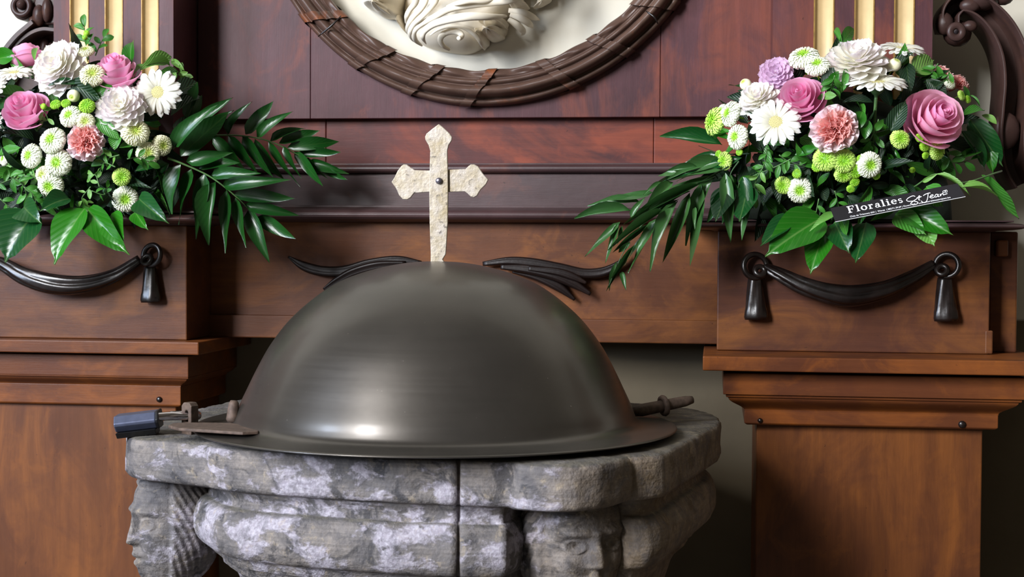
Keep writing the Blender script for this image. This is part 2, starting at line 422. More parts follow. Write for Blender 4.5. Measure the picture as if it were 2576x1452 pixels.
# swagged cloth carvings with rings and tassels on the blocks
def swag(pts, thick, y, rings, tassels, parent):
    n = 60
    path = cr([fp(a, b, y - .012 - .02 * sin(pi * i / (len(pts) - 1))) for i, (a, b) in enumerate(pts)], n)
    th = [v * pxm(y) for v in crf(thick, n)]
    def sect(i, t):
        r = th[i]; out = []
        for j in range(44):
            a = 2 * pi * j / 44; tw = a + 1.6 * (t - .5)
            f = .66 + .34 * abs(cos(tw * 2.5 + .5 * sin(5 * t))) ** .55 + .05 * cos(tw * 7 + 3 * t)
            out.append((r * f * cos(a), .85 * r * f * sin(a)))
        return out
    o = sweep('swag', path, sect, BK, parent)
    for px, py, r, tw in rings:
        c = fp(px, py, y - .016)
        ring('swag_ring', c, r * pxm(y), 7.2 * pxm(y), BK, o, V((tw, -1, .15)))
        ring('knot', fp(px + (12 if tw > 0 else -12), py + 12, y - .020), 12 * pxm(y), 7.5 * pxm(y), BK, o, V((.5 * tw, -.8, .4)), 20, 8)
    for px, py0, py1, w0, w1 in tassels:
        m = 14; path = [fp(px + 2 * (k / m), py0 + (py1 - py0) * k / m, y - .014) for k in range(m + 1)]
        k_ = pxm(y)
        def ts(i, t):
            r = (w0 + (w1 - w0) * t ** .8) * .5 * k_
            if t > .72: r *= 1.06
            if t > .98: r *= .9
            return [(r * (.88 + .14 * abs(cos(2.5 * a + 2 * t))) * cos(a), .62 * r * (.85 + .2 * abs(cos(2.5 * a + 2 * t))) * sin(a)) for a in [2 * pi * q / 24 for q in range(24)]]
        sweep('tassel', path, ts, BK, o)
swag([(-60, 655), (0, 662), (62, 694), (130, 714), (205, 716), (285, 694), (352, 652)], [13, 17, 24, 27, 25, 19, 12], YLB, [(382, 642, 27, -.3), (-95, 642, 27, .3)], [(377, 670, 761, 30, 54), (-90, 670, 760, 30, 54)], ALT)
swag([(1922, 672), (1960, 690), (2030, 722), (2125, 744), (2215, 732), (2290, 700), (2350, 664)], [12, 17, 23, 27, 24, 18, 11], YRB, [(1900, 670, 30, .3), (2382, 668, 28, -.3)], [(1899, 698, 804, 32, 58), (2377, 698, 808, 34, 60)], ALT)

# carved fluttering ribbons on the predella, behind the lid
def flutter(strands, y):
    root = None
    for pts, wid, dep in strands:
        n = 40; path = cr([fp(a, b, y - .010 - dep) for a, b in pts], n); ws = [w * pxm(y) for w in crf(wid, n)]
        def sect(i, t):
            r = ws[i]
            return [(r * cos(a) * (1 + .0), (.5 * r + .004) * (.55 + .45 * abs(sin(1.5 * a + .5))) * sin(a)) for a in [2 * pi * q / 18 for q in range(18)]]
        o = sweep('carved_ribbon' if root is None else 'ribbon_fold', path, sect, WK, root or ALT)
        root = root or o
flutter([([(726, 646), (765, 670), (815, 683), (870, 682), (930, 664), (1000, 655), (1060, 662)], [3, 12, 14, 15, 13, 12, 6], .004),
         ([(1020, 664), (950, 668), (890, 684), (848, 706), (815, 728)], [8, 12, 12, 10, 4], .010),
         ([(1000, 680), (930, 686), (880, 704), (850, 728)], [8, 12, 12, 6], .002)], -.026)
flutter([([(1215, 664), (1280, 657), (1340, 662), (1410, 676), (1470, 688), (1520, 684), (1562, 662), (1580, 640)], [6, 11, 13, 14, 13, 13, 9, 3], .004),
         ([(1260, 672), (1330, 678), (1395, 692), (1440, 712), (1486, 740)], [6, 12, 15, 12, 5], .012),
         ([(1290, 682), (1350, 696), (1405, 722), (1446, 754)], [6, 11, 12, 4], .004),
         ([(1330, 676), (1400, 684), (1440, 696), (1475, 712)], [6, 10, 10, 4], .016)], -.026)

# scroll volutes at both sides
def volute_sect(w, d):
    def s(i, t):
        r = w[i]; q = d
        return [(-r, 0), (-r, q * .8), (-r * .86, q), (-r * .70, q), (-r * .6, q * .62), (-r * .3, q * .5), (0, q * .52), (r * .3, q * .5), (r * .6, q * .62), (r * .70, q), (r * .86, q), (r, q * .8), (r, 0), (0, -.01)]
    return s
def scroll(pts, wid, y, d, name='volute', parent=None, n=70):
    path = cr([fp(a, b, y) for a, b in pts], n); ws = [w * pxm(y) for w in crf(wid, n)]
    o = sweep(name, path, volute_sect(ws, d), WV, parent or ALT); bev(o, .0015, 1, 50); return o
def spiral_px(cx, cy, r0, r1, a0, a1, n):
    return [(cx + (r0 + (r1 - r0) * k / (n - 1)) * cos(a0 + (a1 - a0) * k / (n - 1)), cy + (r0 + (r1 - r0) * k / (n - 1)) * sin(a0 + (a1 - a0) * k / (n - 1))) for k in range(n)]
YV = .02
vr = scroll([(2372, 86), (2372, 52), (2398, 28), (2446, 40), (2492, 84), (2522, 146), (2532, 220), (2526, 290), (2520, 350), (2526, 420), (2548, 470)], [20, 24, 26, 28, 31, 34, 36, 37, 35, 33, 30, 26], YV, .10)
def knob(name, px, py, y, r, mat, parent, sy=1.0, sz=1.0):
    c = fp(px, py, y); k = r * pxm(y); vs = []; fs = []
    for i in range(9):
        th = pi * i / 8
        for j in range(14):
            ph = 2 * pi * j / 14; vs.append(c + V((k * sin(th) * cos(ph), sy * k * cos(th), sz * k * sin(th) * sin(ph))))
    for i in range(8):
        for j in range(14): fs.append((i * 14 + j, i * 14 + (j + 1) % 14, (i + 1) * 14 + (j + 1) % 14, (i + 1) * 14 + j))
    o = mk(name, vs, fs, mat, parent, True); fixn(o); return o
knob('scroll_eye', 2408, 84, -.055, 35, WV, vr, 1.0, .95)
ring('scroll_curl', fp(2406, 80, -.092), 15 * pxm(-.08), 9 * pxm(-.08), WV, vr, V((.1, -1, 0)), 24, 8, .6); knob('carved_leaf', 2376, 60, -.07, 22, WV, vr, .8, 1.3); knob('carved_leaf', 2440, 66, -.07, 18, WV, vr, .7, .8)
knob('carved_leaf', 2470, -4, -.05, 44, WV, vr, .8, .7); knob('carved_leaf', 2522, -14, -.05, 30, WV, vr, .7, .9)
knob('carved_leaf', 2440, 14, -.06, 26, WV, vr, .6, .7); knob('carved_leaf', 2530, 330, -.06, 34, WV, vr, .5, 1.4)
vl = prism('volute', [fp(54 + 27 * cos(a), 16 + 34 * sin(a), -.01) for a in [2 * pi * k / 28 for k in range(28)]], (0, .09, 0), WV, ALT, .004)
ring('scroll_curl', fp(54, 16, -.012), 23 * pxm(0), 7.5 * pxm(0), WV, vl, V((0, -1, 0)), 28, 10)
knob('scroll_eye', 55, 12, -.012, 14, WV, vl, 1.1)
prism('volute_neck', [fp(a, b, -.004) for a, b in ((74, 46), (82, 10), (96, -40), (140, -40), (140, 62), (100, 62), (66, 62))], (0, .08, 0), WV, vl, .004)
for px, py, r, sz in ((98, 40, 17, 1.8), (118, 26, 14, 2.4), (82, 54, 10, 1.4)): knob('carved_leaf', px, py, -.008, r, WV, vl, .9, sz)
band = lambda w: (lambda i, t: [(-w, -.06), (-w, .0), (-w * .7, .006), (w * .7, .006), (w, 0), (w, -.06)])
v2 = sweep('volute', cr([fp(a, b, -.02) for a, b in ((-34, 250), (-10, 178), (12, 130), (42, 92), (72, 66), (84, 56))], 30), band(8 * pxm(0)), WV, ALT, smooth=False)
sweep('scroll_arch', cr([fp(a, b, -.012) for a, b in ((20, 148), (44, 112), (76, 86), (108, 74), (140, 76))], 24), band(6 * pxm(0)), WV, v2, smooth=False)
prism('scroll_web', [fp(a, b, .03) for a, b in ((-40, 260), (-6, 190), (20, 140), (50, 104), (90, 80), (140, 74), (140, 180), (60, 260))], (0, .03, 0), WV, v2)
for px, py, r, sz, sy in ((40, 128, 20, .9, .6), (112, 118, 12, 2.2, .9), (128, 126, 9, 2.4, .8), (22, 152, 14, .8, .7)): knob('carved_leaf', px, py, .02, r, WV, v2, sy, sz)

# ---------------------------------------------------------------- stucco scroll ornament inside the medallion
ORN = thing('stucco_ornament', 'cream stucco scroll ornament with swirling drapery inside the round wreath frame', 'ornament', fp(1130, 60, .03))
def zo(a, b): return (900 + a / 4.954, b / 4.954)          # notes taken on an enlarged view of the ornament
def strand(name, pts, wid, dep, flat=.8, n=44, parent=None):
    path = cr([fp(*zo(a, b), .04 - 2.0 * d) for (a, b), d in zip(pts, dep)], n); ws = [w / 4.954 * pxm(0) for w in crf(wid, n)]
    def sect(i, t):
        r = ws[i]; return [(r * cos(a), flat * r * (abs(sin(a)) ** .8) * (1 if sin(a) > 0 else -1)) for a in [2 * pi * q / 16 for q in range(16)]]
    return sweep(name, path, sect, STU, parent or ORN)
# body of the scroll
def blob(name, pts, y, d, mat=STU, parent=None):
    d *= 2.0; rip = .11 if name == 'acanthus_leaf' else 0
    c = V((0, 0, 0)); P = [fp(*zo(*p), y) for p in pts]
    P = cr(P + [P[0]], 61)[:-1]
    for p in P: c += p
    c /= len(P); vs = []; fs = []; L = 7; n = len(P)
    for i in range(L):
        t = i / (L - 1); s = cos(t * pi / 2 * .97)
        vs += [c + (p - c) * s * (1 + rip * .6 * cos(q * 5 * 2 * pi / n)) + V((0, -d * sin(t * pi / 2) * (1 + rip * cos(q * 5 * 2 * pi / n)), 0)) for q, p in enumerate(P)]
    for i in range(L - 1):
        for j in range(n): fs.append((i * n + j, i * n + (j + 1) % n, (i + 1) * n + (j + 1) % n, (i + 1) * n + j))
    fs.append(tuple(range((L - 1) * n, L * n)))
    o = mk(name, vs, fs, mat, parent or ORN, True); fixn(o); return o
blob('scroll_body', [(600, -120), (590, 200), (640, 400), (760, 540), (950, 630), (1200, 680), (1400, 690), (1560, 620), (1640, 500), (1840, 470), (1880, 340), (1850, 240), (2000, 120), (1980, -120)], .04, .040)
blob('drapery_bust', [(300, -60), (260, -700), (500, -1500), (1100, -1900), (1900, -1700), (2500, -1000), (2650, -500), (2500, -60), (2000, -20), (1200, 0), (600, -10)], .04, .085)
for q in range(5): strand('drapery_fold', [(500 + 420 * q, -90), (620 + 380 * q, -500), (800 + 260 * q, -1000), (1000 + 160 * q, -1500)], [60, 90, 80, 20], [.075, .09, .09, .06])
strand('drapery_fold', [(2100, -60), (1900, 10), (1700, 30), (1400, 60), (1150, 110), (960, 210), (780, 310), (700, 400), (720, 500), (800, 570)], [30, 40, 46, 48, 44, 40, 36, 34, 30, 12], [.05, .06, .065, .07, .07, .07, .065, .06, .05, .03])
strand('drapery_fold', [(1850, 200), (1650, 210), (1400, 205), (1150, 240), (950, 300), (830, 390), (810, 470), (850, 545)], [16, 40, 52, 50, 44, 38, 30, 8], [.05, .075, .085, .085, .08, .075, .07, .05])
strand('drapery_fold', [(1000, -80), (970, 20), (900, 110), (790, 220), (700, 300), (650, 400), (680, 480), (740, 540)], [34, 34, 32, 32, 32, 30, 26, 10], [.06, .065, .07, .07, .065, .06, .05, .03])
strand('drapery_fold', [(860, -80), (840, 20), (780, 120), (690, 210), (640, 290), (620, 370), (640, 440)], [36, 38, 36, 34, 32, 28, 10], [.06, .065, .065, .065, .06, .05, .04])
strand('drapery_fold', [(740, -80), (720, 30), (650, 120), (610, 200), (600, 290)], [40, 40, 34, 30, 12], [.05, .05, .05, .05, .04])
strand('drapery_fold', [(1800, -60), (1600, 10), (1420, 10), (1250, 40), (1100, 80)], [20, 30, 34, 30, 10], [.06, .07, .075, .075, .06])
sp = spiral_px(1230, 470, 30, 250, 2.15 * pi, .62 * pi, 14)
strand('scroll_volute', [(a, 470 + (b - 470) * .62) for a, b in sp], [26, 30, 32, 34, 36, 38, 40, 42, 42, 40, 36, 32, 28, 20], [.080, .076, .072, .07, .068, .066, .064, .062, .06, .06, .058, .055, .05, .04], .9, 70)
strand('scroll_volute', [(1560, 600), (1530, 530), (1470, 450), (1400, 390), (1300, 340), (1150, 330), (1000, 370), (900, 440)], [10, 22, 26, 26, 24, 22, 18, 8], [.04, .055, .062, .066, .068, .068, .065, .06])
for pts, d in (([(110, -60), (105, 30), (140, 100), (270, 190), (420, 245), (510, 255), (580, 180), (600, 40), (560, -60)], .040), ([(260, 110), (330, 90), (440, 110), (500, 190), (480, 235), (380, 215), (290, 170)], .058),
               ([(250, 40), (370, 50), (480, 70), (560, 40), (540, -60), (260, -60)], .060)): blob('acanthus_leaf', pts, .03, d)
for pts, d in (([(1560, 330), (1700, 275), (1850, 270), (1880, 350), (1830, 380), (1640, 380)], .06), ([(1620, 400), (1800, 380), (1840, 460), (1780, 520), (1660, 520), (1600, 470)], .052), ([(1540, 400), (1640, 420), (1640, 560), (1580, 620), (1530, 520)], .05),
               ([(1880, 60), (2100, 60), (2140, 110), (2040, 160), (1960, 150)], .055), ([(2250, 0), (2420, -20), (2360, 60), (2200, 110)], .012),
               ([(560, 210), (600, 330), (640, 440), (560, 340), (525, 260)], .03)): blob('acanthus_leaf', pts, .03, d)

for pts in ([(1880, 130), (2040, 150), (2180, 210), (2270, 250)], [(1900, 180), (2040, 230), (2140, 300), (2180, 350)], [(1880, 240), (1980, 310), (2060, 390), (2040, 440)]):
    strand('acanthus_leaf', pts, [30, 44, 40, 8], [.03, .03, .022, .008], .5, 30)
# ---------------------------------------------------------------- stone baptismal font
ZT = 1.095
def stone_mat():
    s = Nodes('weathered_stone'); c = s.coord()
    a = s.noise(c, 9, 6, .6, .6); b = s.noise(s.coord((1, 1, 1.6)), 16, 8, .68, .4); d = s.noise(c, 22, 7, .7, .8); tool = s.noise(s.coord((14, 14, 240)), 1.3, 3, .5, .15)
    toolv = s.noise(s.coord((170, 170, 8)), 1.3, 3, .5, .2); fine = s.noise(c, 220, 4)
    col = s.mix(s.ramp(a, [(.38, BW(0)), (.62, BW(1))]), lin('5d5a5b'), lin('837b75'))
    col = s.mix(s.ramp(d, [(.52, BW(0)), (.60, BW(.75))]), col, lin('28292e'))
    col = s.mix(s.math('MULTIPLY', s.ramp(tool, [(.35, BW(1)), (.62, BW(0))]), .35), col, lin('3a3632'))
    ge = s.n('NewGeometry'); sx = s.n('SeparateXYZ'); s.l(ge.outputs['Normal'], sx.inputs[0])
    sp = s.n('SeparateXYZ'); cc = s.n('TexCoord'); s.l(cc.outputs['Object'], sp.inputs[0])
    warm_bounce = s.n('MapRange'); warm_bounce.inputs[1].default_value = .14; warm_bounce.inputs[2].default_value = .26; warm_bounce.inputs[4].default_value = .55  # warm bounced light on the font's right side, painted into the stone colour
    s.l(sp.outputs[0], warm_bounce.inputs[0]); col = s.mix(s.math('MULTIPLY', warm_bounce.outputs[0], s.ramp(b, [(.3, BW(.5)), (.7, BW(1))])), col, lin('7a6442'))
    # limewash clings to the old front, below the rim; little is left round the east side
    side = s.n('MapRange'); side.inputs[1].default_value = .16; side.inputs[2].default_value = .30; side.inputs[3].default_value = 0; side.inputs[4].default_value = .30
    s.l(sp.outputs[0], side.inputs[0])
    rim = s.n('MapRange'); rim.inputs[1].default_value = -.075; rim.inputs[2].default_value = -.04; rim.inputs[3].default_value = 0; rim.inputs[4].default_value = .085
    s.l(sp.outputs[2], rim.inputs[0])
    v = s.math('SUBTRACT', s.math('SUBTRACT', s.math('ADD', s.math('MULTIPLY', b, .6), s.math('MULTIPLY', s.noise(s.coord((1, 1, 2.2)), 9, 6, .6, .3), .4)), side.outputs[0]), rim.outputs[0])
    wash = s.ramp(v, [(.422, BW(0)), (.462, BW(.74))])
    col = s.mix(wash, col, s.mix(s.ramp(fine, [(.4, BW(0)), (.7, BW(1))]), lin('968f99'), lin('bcb7c0')))
    up = s.ramp(sx.outputs[2], [(.70, BW(0)), (.9, BW(.8))])
    col = s.mix(up, col, s.mix(s.ramp(d, [(.4, BW(0)), (.6, BW(1))]), lin('3f3d37'), lin('6a655a')))
    mott = s.noise(c, 60, 6, .7, .4); col = s.mix(s.ramp(mott, [(.40, BW(.5)), (.52, BW(0))]), col, lin('4a484b')); col = s.mix(s.ramp(mott, [(.58, BW(0)), (.68, BW(.4))]), col, lin('a8987f'))
    s.set(Base_Color=col, Roughness=.86, Specular_IOR_Level=.3)
    n = s.bump(tool, .35, .002); n = s.bump(s.math('ADD', fine, b), .5, .0035, n); s.bump(wash, .5, .0012, n)
    return s.m
STONE = stone_mat()
outline = [(320, 1092), (328, 1098), (345, 1103), (385, 1106), (430, 1110), (475, 1114), (512, 1117), (522, 1119), (530, 1122), (560, 1126), (585, 1128), (700, 1136), (800, 1142), (985, 1151), (1100, 1155),
           (1146, 1157), (1150, 1154), (1156, 1154), (1160, 1157), (1220, 1159), (1280, 1160), (1292, 1162), (1310, 1166), (1350, 1169), (1400, 1171), (1450, 1170), (1500, 1166), (1545, 1159), (1580, 1150), (1590, 1147), (1600, 1147), (1640, 1144), (1672, 1140),
           (1690, 1131), (1740, 1104), (1806, 1068), (1811, 1058), (1810, 1050), (1799, 1041), (1765, 1028), (1600, 1012), (1300, 996), (1000, 988), (740, 982), (660, 990), (590, 1004), (509, 1023), (420, 1050), (350, 1072), (325, 1083)]
poly = [fz(a, b, ZT) for a, b in outline]
fc = V((0, 0, 0))
for p in poly: fc += p
FL_, FR_, BR_ = fz(425, 1108, ZT), fz(1485, 1163, ZT), fz(1806, 1050, ZT)
fc = (FL_ + BR_) / 2
FONT = thing('baptismal_font', 'weathered grey stone baptismal font with carved corner heads, under the dark dome', 'font', (fc.x, fc.y, 0))
def resample(P, step):
    out = []
    for i, p in enumerate(P):
        q = P[(i + 1) % len(P)]; n = max(1, int((q - p).length / step))
        out += [p.lerp(q, k / n) for k in range(n)]
    return out
cen = V((fc.x, fc.y, ZT))
def rough_pt(p, amp): return amp * (NZ.noise(p * 24) + .5 * NZ.noise(p * 70) + .25 * NZ.noise(p * 150))
def layers(name, PO, PRF, amp, cap=True):
    NP = len(PO); vs = []; fs = []
    for s, dz in PRF:
        for p in PO:
            q = cen + (p - cen) * s + V((0, 0, dz)); d = (p - cen).normalized(); k = rough_pt(q, amp)
            vs.append(q + d * k + V((0, 0, k * .6)))
    n = len(PRF)
    for i in range(n - 1):
        for j in range(NP): fs.append((i * NP + j, (i + 1) * NP + j, (i + 1) * NP + (j + 1) % NP, i * NP + (j + 1) % NP))
    fs.append(tuple(range(NP))); fs.append(tuple(range((n - 1) * NP, n * NP)))
    o = mk(name, vs, fs, STONE, FONT, True); fixn(o); return o
RIM = layers('rim_slab', resample(poly, .006), [(.30, -.004), (.62, -.002), (.80, 0), (.93, 0), (.985, -.001), (1.0, -.004), (1.004, -.010)] + [(1.004, -z) for z in (.018, .026, .034, .042, .049)] + [(.997, -.054), (.975, -.056), (.955, -.058), (.90, -.059), (.5, -.06)], .0030)
inner = [(575, 1126), (700, 1136), (800, 1142), (985, 1151), (1100, 1155), (1146, 1157), (1150, 1154), (1156, 1154), (1160, 1157), (1220, 1158), (1275, 1158), (1310, 1146), (1350, 1134), (1430, 1126), (1510, 1130), (1560, 1138), (1600, 1143), (1640, 1143), (1668, 1139),
         (1690, 1131), (1740, 1104), (1806, 1066), (1810, 1055), (1799, 1042), (1765, 1030), (1600, 1014), (1300, 998), (1000, 990), (740, 984), (660, 992), (600, 1004), (540, 1020), (500, 1036), (470, 1054), (462, 1074), (475, 1094), (510, 1112), (545, 1121)]
bp = [(.955, -.057), (.935, -.064), (.925, -.073), (.932, -.080)]
for k in range(13):
    a = -pi / 2 + pi * k / 12; bp.append((.932 + .060 * cos(a), -.112 + -.032 * sin(-a)))
bp = [(.955, -.057), (.935, -.064), (.925, -.073), (.930, -.079)] + [(.930 + .062 * cos(-pi / 2 + pi * k / 12), -.113 - .033 * sin(-pi / 2 + pi * k / 12)) for k in range(13)]
bp += [(.905, -.149), (.905, -.160), (.878, -.162), (.874, -.174), (.84, -.180)] + [(.84 - .12 * (k / 6) ** .7, -.180 - .13 * k / 6) for k in range(1, 7)] + [(.66, -.36), (.55, -.42), (.46, -.46)]
BASIN = layers('basin', resample([fz(a, b, ZT) for a, b in inner], .006), [(.5, -.057)] + bp, .0030)
pv, pf = lathe_data([(.30, 0), (.30, .06), (.26, .08), (.26, .11), (.19, .15), (.17, .2), (.17, .56), (.20, .60), (.22, .66)], 40, V((fc.x, fc.y, 0)))
o = mk('pedestal_stem', pv, pf, STONE, FONT, True); fixn(o)

def carved_head(c, face, w, hgt, dep, worn=0.0):
    """c: centre of the head, face: horizontal direction it looks in"""
    f = V((face[0], face[1], 0)).normalized(); sd = V((0, 0, 1)).cross(f)   # sd = the head's own left
    NU, NV = 170, 120; vs = []; fs = []
    def G(u, z, u0, z0, su, sz): return exp(-((u - u0) / su) ** 2 - ((z - z0) / sz) ** 2)
    for i in range(NV + 1):
        z = -1 + 2 * i / NV; rr = sqrt(max(0, 1 - abs(z) ** 2.6))
        for j in range(NU):
            u = -pi + 2 * pi * j / NU
            jaw = 1 - .22 * max(0, -z - .1) ** 1.0
            k = 0.0
            k += .11 * (G(u, z, .42, .26, .34, .07) + G(u, z, -.42, .26, .34, .07))      # brows
            k += .05 * G(u, z, 0, .55, .8, .2)                                             # forehead
            for sgn in (-1, 1):
                uu = u - sgn * .43
                k -= .12 * G(u, z, sgn * .42, .09, .25, .11)
                e = (uu / .21) ** 2 + ((z - .07) / .085) ** 2
                k += .06 * max(0, 1 - e) ** .5 + .055 * exp(-((e - 1.05) / .28) ** 2) - .055 * exp(-(e / .10)) 
                k += .05 * G(u, z, sgn * .52, -.18, .25, .16)                               # cheeks
                # swept lock of hair beside the brow
            nz = min(1, max(0, (.22 - z) / .42)) if z > -.22 else max(0, 1 - (-.22 - z) / .05)
            k += (1 - worn) * (.10 + .17 * nz) * exp(-(u / (.10 + .07 * nz)) ** 2) * (1 if z < .24 else exp(-((z - .24) / .06) ** 2))
            k += .05 * G(u, z, 0, -.40, .26, .045) - .05 * G(u, z, 0, -.47, .25, .02) + .06 * G(u, z, 0, -.54, .22, .05) + .07 * G(u, z, 0, -.75, .25, .12)
            au = abs(u)
            if au > 1.02:
                hair = min(1, (au - 1.02) / .10)
                k += hair * (.09 + .020 * sin(46 * (au * .75 + z * .55 + .12 * z * z)) + .015 * sin(11 * z + 3 * au))
            if z > .62: k += .08 * min(1, (z - .62) / .06) + .02 * sin(9 * u)
            q = V((c[0], c[1], c[2])) + f * (dep * (rr + k) * cos(u)) + sd * (w * jaw * (rr + k) * sin(u)) + V((0, 0, hgt * z))
            q += (q - V(c)).normalized() * rough_pt(q, .0016)
            vs.append(q)
    for i in range(NV):
        for j in range(NU): fs.append((i * NU + j, i * NU + (j + 1) % NU, (i + 1) * NU + (j + 1) % NU, (i + 1) * NU + j))
    o = mk('carved_head', vs, fs, STONE, FONT, True); fixn(o); return o
cR = fz(1440, 1132, ZT); cL = fz(440, 1086, ZT)
toCam = V((CAM.x - cR.x, CAM.y - cR.y, 0)).normalized()
def rotz(v, a): return V((v.x * cos(a) - v.y * sin(a), v.x * sin(a) + v.y * cos(a), 0))
carved_head((cR.x, cR.y, ZT - .117), rotz(toCam, radians(30)), .066, .088, .062, .35)
toCam2 = V((CAM.x - cL.x, CAM.y - cL.y, 0)).normalized()
carved_head((cL.x, cL.y, ZT - .125), rotz(toCam2, radians(-62)), .050, .088, .058, .1)
for c, a, b in ((cR, 1., 0), (cL, 1., 0)):              # leafy collars below the heads
    pass
def collar(c, R, z0, z1, rr):
    pv, pf = lathe_data([(rr, z1 - .01), (rr, z1)] + [(rr + (R - rr) * (1 - cos(pi / 2 * k / 6)), z1 + (z0 - z1) * sin(pi / 2 * k / 6)) for k in range(7)] + [(R * .5, z0 + .004)], 56, V((c.x, c.y, ZT)))
    pv = [p + (p - V((c.x, c.y, p.z))).normalized() * rough_pt(p, .0025) for p in pv]
    o = mk('cove_collar', pv, pf, STONE, FONT, True); fixn(o)
collar(fz(1440, 1134, ZT), .068, -.050, -.072, .052); collar(fz(436, 1086, ZT), .056, -.045, -.066, .046)
IRON = plain('rusty_iron', '56463c', .7, .3, .40, 130, .5)
# iron staple with a slot let into the rim, rising through the hasp
def staple(px, py0, py1, wpx):
    b = fz(px, py0, ZT + .012); y = b.y; k = (y - CAM.y) / FP
    z0 = ZT - .004; z1 = fp(px, py1, y).z; w = wpx / 2 * k; hw = w * .36; zc = z0 + (z1 - z0) * .60; hh = (z1 - z0) * .17; t = .007
    d = V((.45, .9, 0)).normalized() * t; s = V((.9, -.45, 0)).normalized()
    def P(a, z): return V((b.x, b.y, 0)) + s * a + V((0, 0, z))
    out = [P(-w, z0), P(w, z0), P(w, z1 - w * .5), P(w * .6, z1), P(-w * .6, z1), P(-w, z1 - w * .5)]
    inn = [P(-hw, zc - hh), P(hw, zc - hh), P(hw, zc + hh * .6), P(hw * .5, zc + hh), P(-hw * .5, zc + hh), P(-hw, zc + hh * .6)]
    vs = [p - d for p in out + inn] + [p + d for p in out + inn]; fs = []
    for i in range(6):
        j = (i + 1) % 6
        fs += [(i, j, 6 + j, 6 + i), (12 + j, 12 + i, 18 + i, 18 + j), (i, 12 + i, 12 + j, j), (6 + j, 18 + j, 18 + i, 6 + i)]
    o = mk('staple', vs, fs, IRON, FONT); fixn(o); bev(o, .0015); return P(0, zc)
SLOT = staple(478, 1068, 1012, 36)

# ---------------------------------------------------------------- domed metal lid with cross
def bronze():
    s = Nodes('dull_bronze'); c = s.coord(); a = s.noise(c, 5, 5); sc = s.noise(c, 260, 2); sw = s.noise(s.coord((1, 1, 30)), 6, 3)
    col = s.mix(s.ramp(a, [(.35, BW(0)), (.7, BW(1))]), lin('423e39'), lin('514c46'))
    col = s.mix(s.ramp(sc, [(.76, BW(0)), (.79, BW(.8))]), col, lin('9a948a'))
    s.set(Base_Color=col, Metallic=.70, Coat_Weight=.16, Coat_Roughness=s.math('ADD', s.math('MULTIPLY', s.noise(s.coord((2, 2, 160)), 4, 4, .7), .20), .06), Roughness=s.math('ADD', s.math('MULTIPLY', sw, .10), .31)); s.bump(a, .06, .01); return s.m
BRZ = bronze()
lc = fz(1098, 1066, ZT + .010); lc = V((lc.x, lc.y, ZT + .008)); dep_l = (lc - CAM).dot(FW); km = dep_l / FP
LID = thing('font_lid', 'dark bronze domed font lid topped by a small pale metal cross', 'lid', lc)
zbase = .004
prof = [(.60, -.004), (.602, 0)]
Rb = 497 * km
pp = [(600, 0), (602, 2), (598, 5), (580, 6), (545, 7), (520, 10), (505, 18), (497, 32), (488, 55), (470, 92), (446, 140), (414, 196), (368, 255), (312, 305), (252, 345), (190, 370), (120, 388), (60, 397), (0, 400)]
rr = crf([p[0] for p in pp], 90); zz_ = crf([p[1] for p in pp], 90)
ztop = (Z(657, lc.y, 1100) - lc.z) / 400
prof = [(max(0, r * km), z * ztop) for r, z in zip(rr, zz_)]
prof = [(prof[0][0] - .004, -.0005)] + prof
vs, fs = lathe_data(prof, 128, lc)
o = mk('dome', vs, fs, BRZ, LID, True); fixn(o)
# cross
def pale():
    s = Nodes('worn_gilt_iron'); c = s.coord(); a = s.noise(c, 45, 6, .65); b = s.noise(c, 170, 4); v = s.noise(s.coord((120, 120, 18)), 1.5, 3)
    col = s.mix(s.ramp(a, [(.35, BW(0)), (.65, BW(1))]), lin('94866a'), lin('a9a096'))
    col = s.mix(s.ramp(b, [(.62, BW(0)), (.70, BW(.8))]), col, lin('4c443c'))
    col = s.mix(s.math('MULTIPLY', s.ramp(v, [(.4, BW(0)), (.7, BW(1))]), .35), col, lin('bfb49e'))
    s.set(Base_Color=col, Metallic=.35, Roughness=.5); s.bump(b, .4, .0015); return s.m
PALE = pale(); yc = lc.y
cv = [(1083, 660), (1083.5, 640), (1080.5, 560), (1079.5, 480), (1080.5, 430), (1082, 380), (1078, 366), (1070, 352), (1069, 344), (1073, 336), (1090, 322), (1104, 312), (1113, 319), (1131, 336), (1137, 345), (1136, 353), (1128, 366), (1125, 380), (1126.5, 430), (1127, 484), (1126, 560), (1123, 615), (1121, 640), (1113, 653), (1118, 660)]
ch = [(984.5, 458), (992, 447), (1000, 430), (1010, 417), (1016, 413.5), (1023, 414), (1034, 422), (1043.5, 428), (1078, 429), (1130, 427), (1171.6, 425), (1178, 418), (1185, 413.5), (1194, 414), (1203, 419), (1214, 436), (1228, 452), (1222, 464), (1208, 478), (1200, 492), (1192, 497), (1184, 495), (1176, 487), (1169, 482), (1130, 483), (1078, 483), (1041, 486), (1032, 498), (1024, 502), (1013, 501.5), (1004, 492), (996, 474)]
cb = prism('cross_bar', [fp(a, b, yc + .001) for a, b in ch], (0, .004, 0), PALE, LID, .0008)
vb = prism('cross_upright', [fp(a, b, yc - .0035) for a, b in cv], (0, .004, 0), PALE, LID, .0008)
knob('rivet', 1103.7, 455, yc - .006, 8.5, plain('rivet_steel', '77727a', .35, .8), LID, .6)
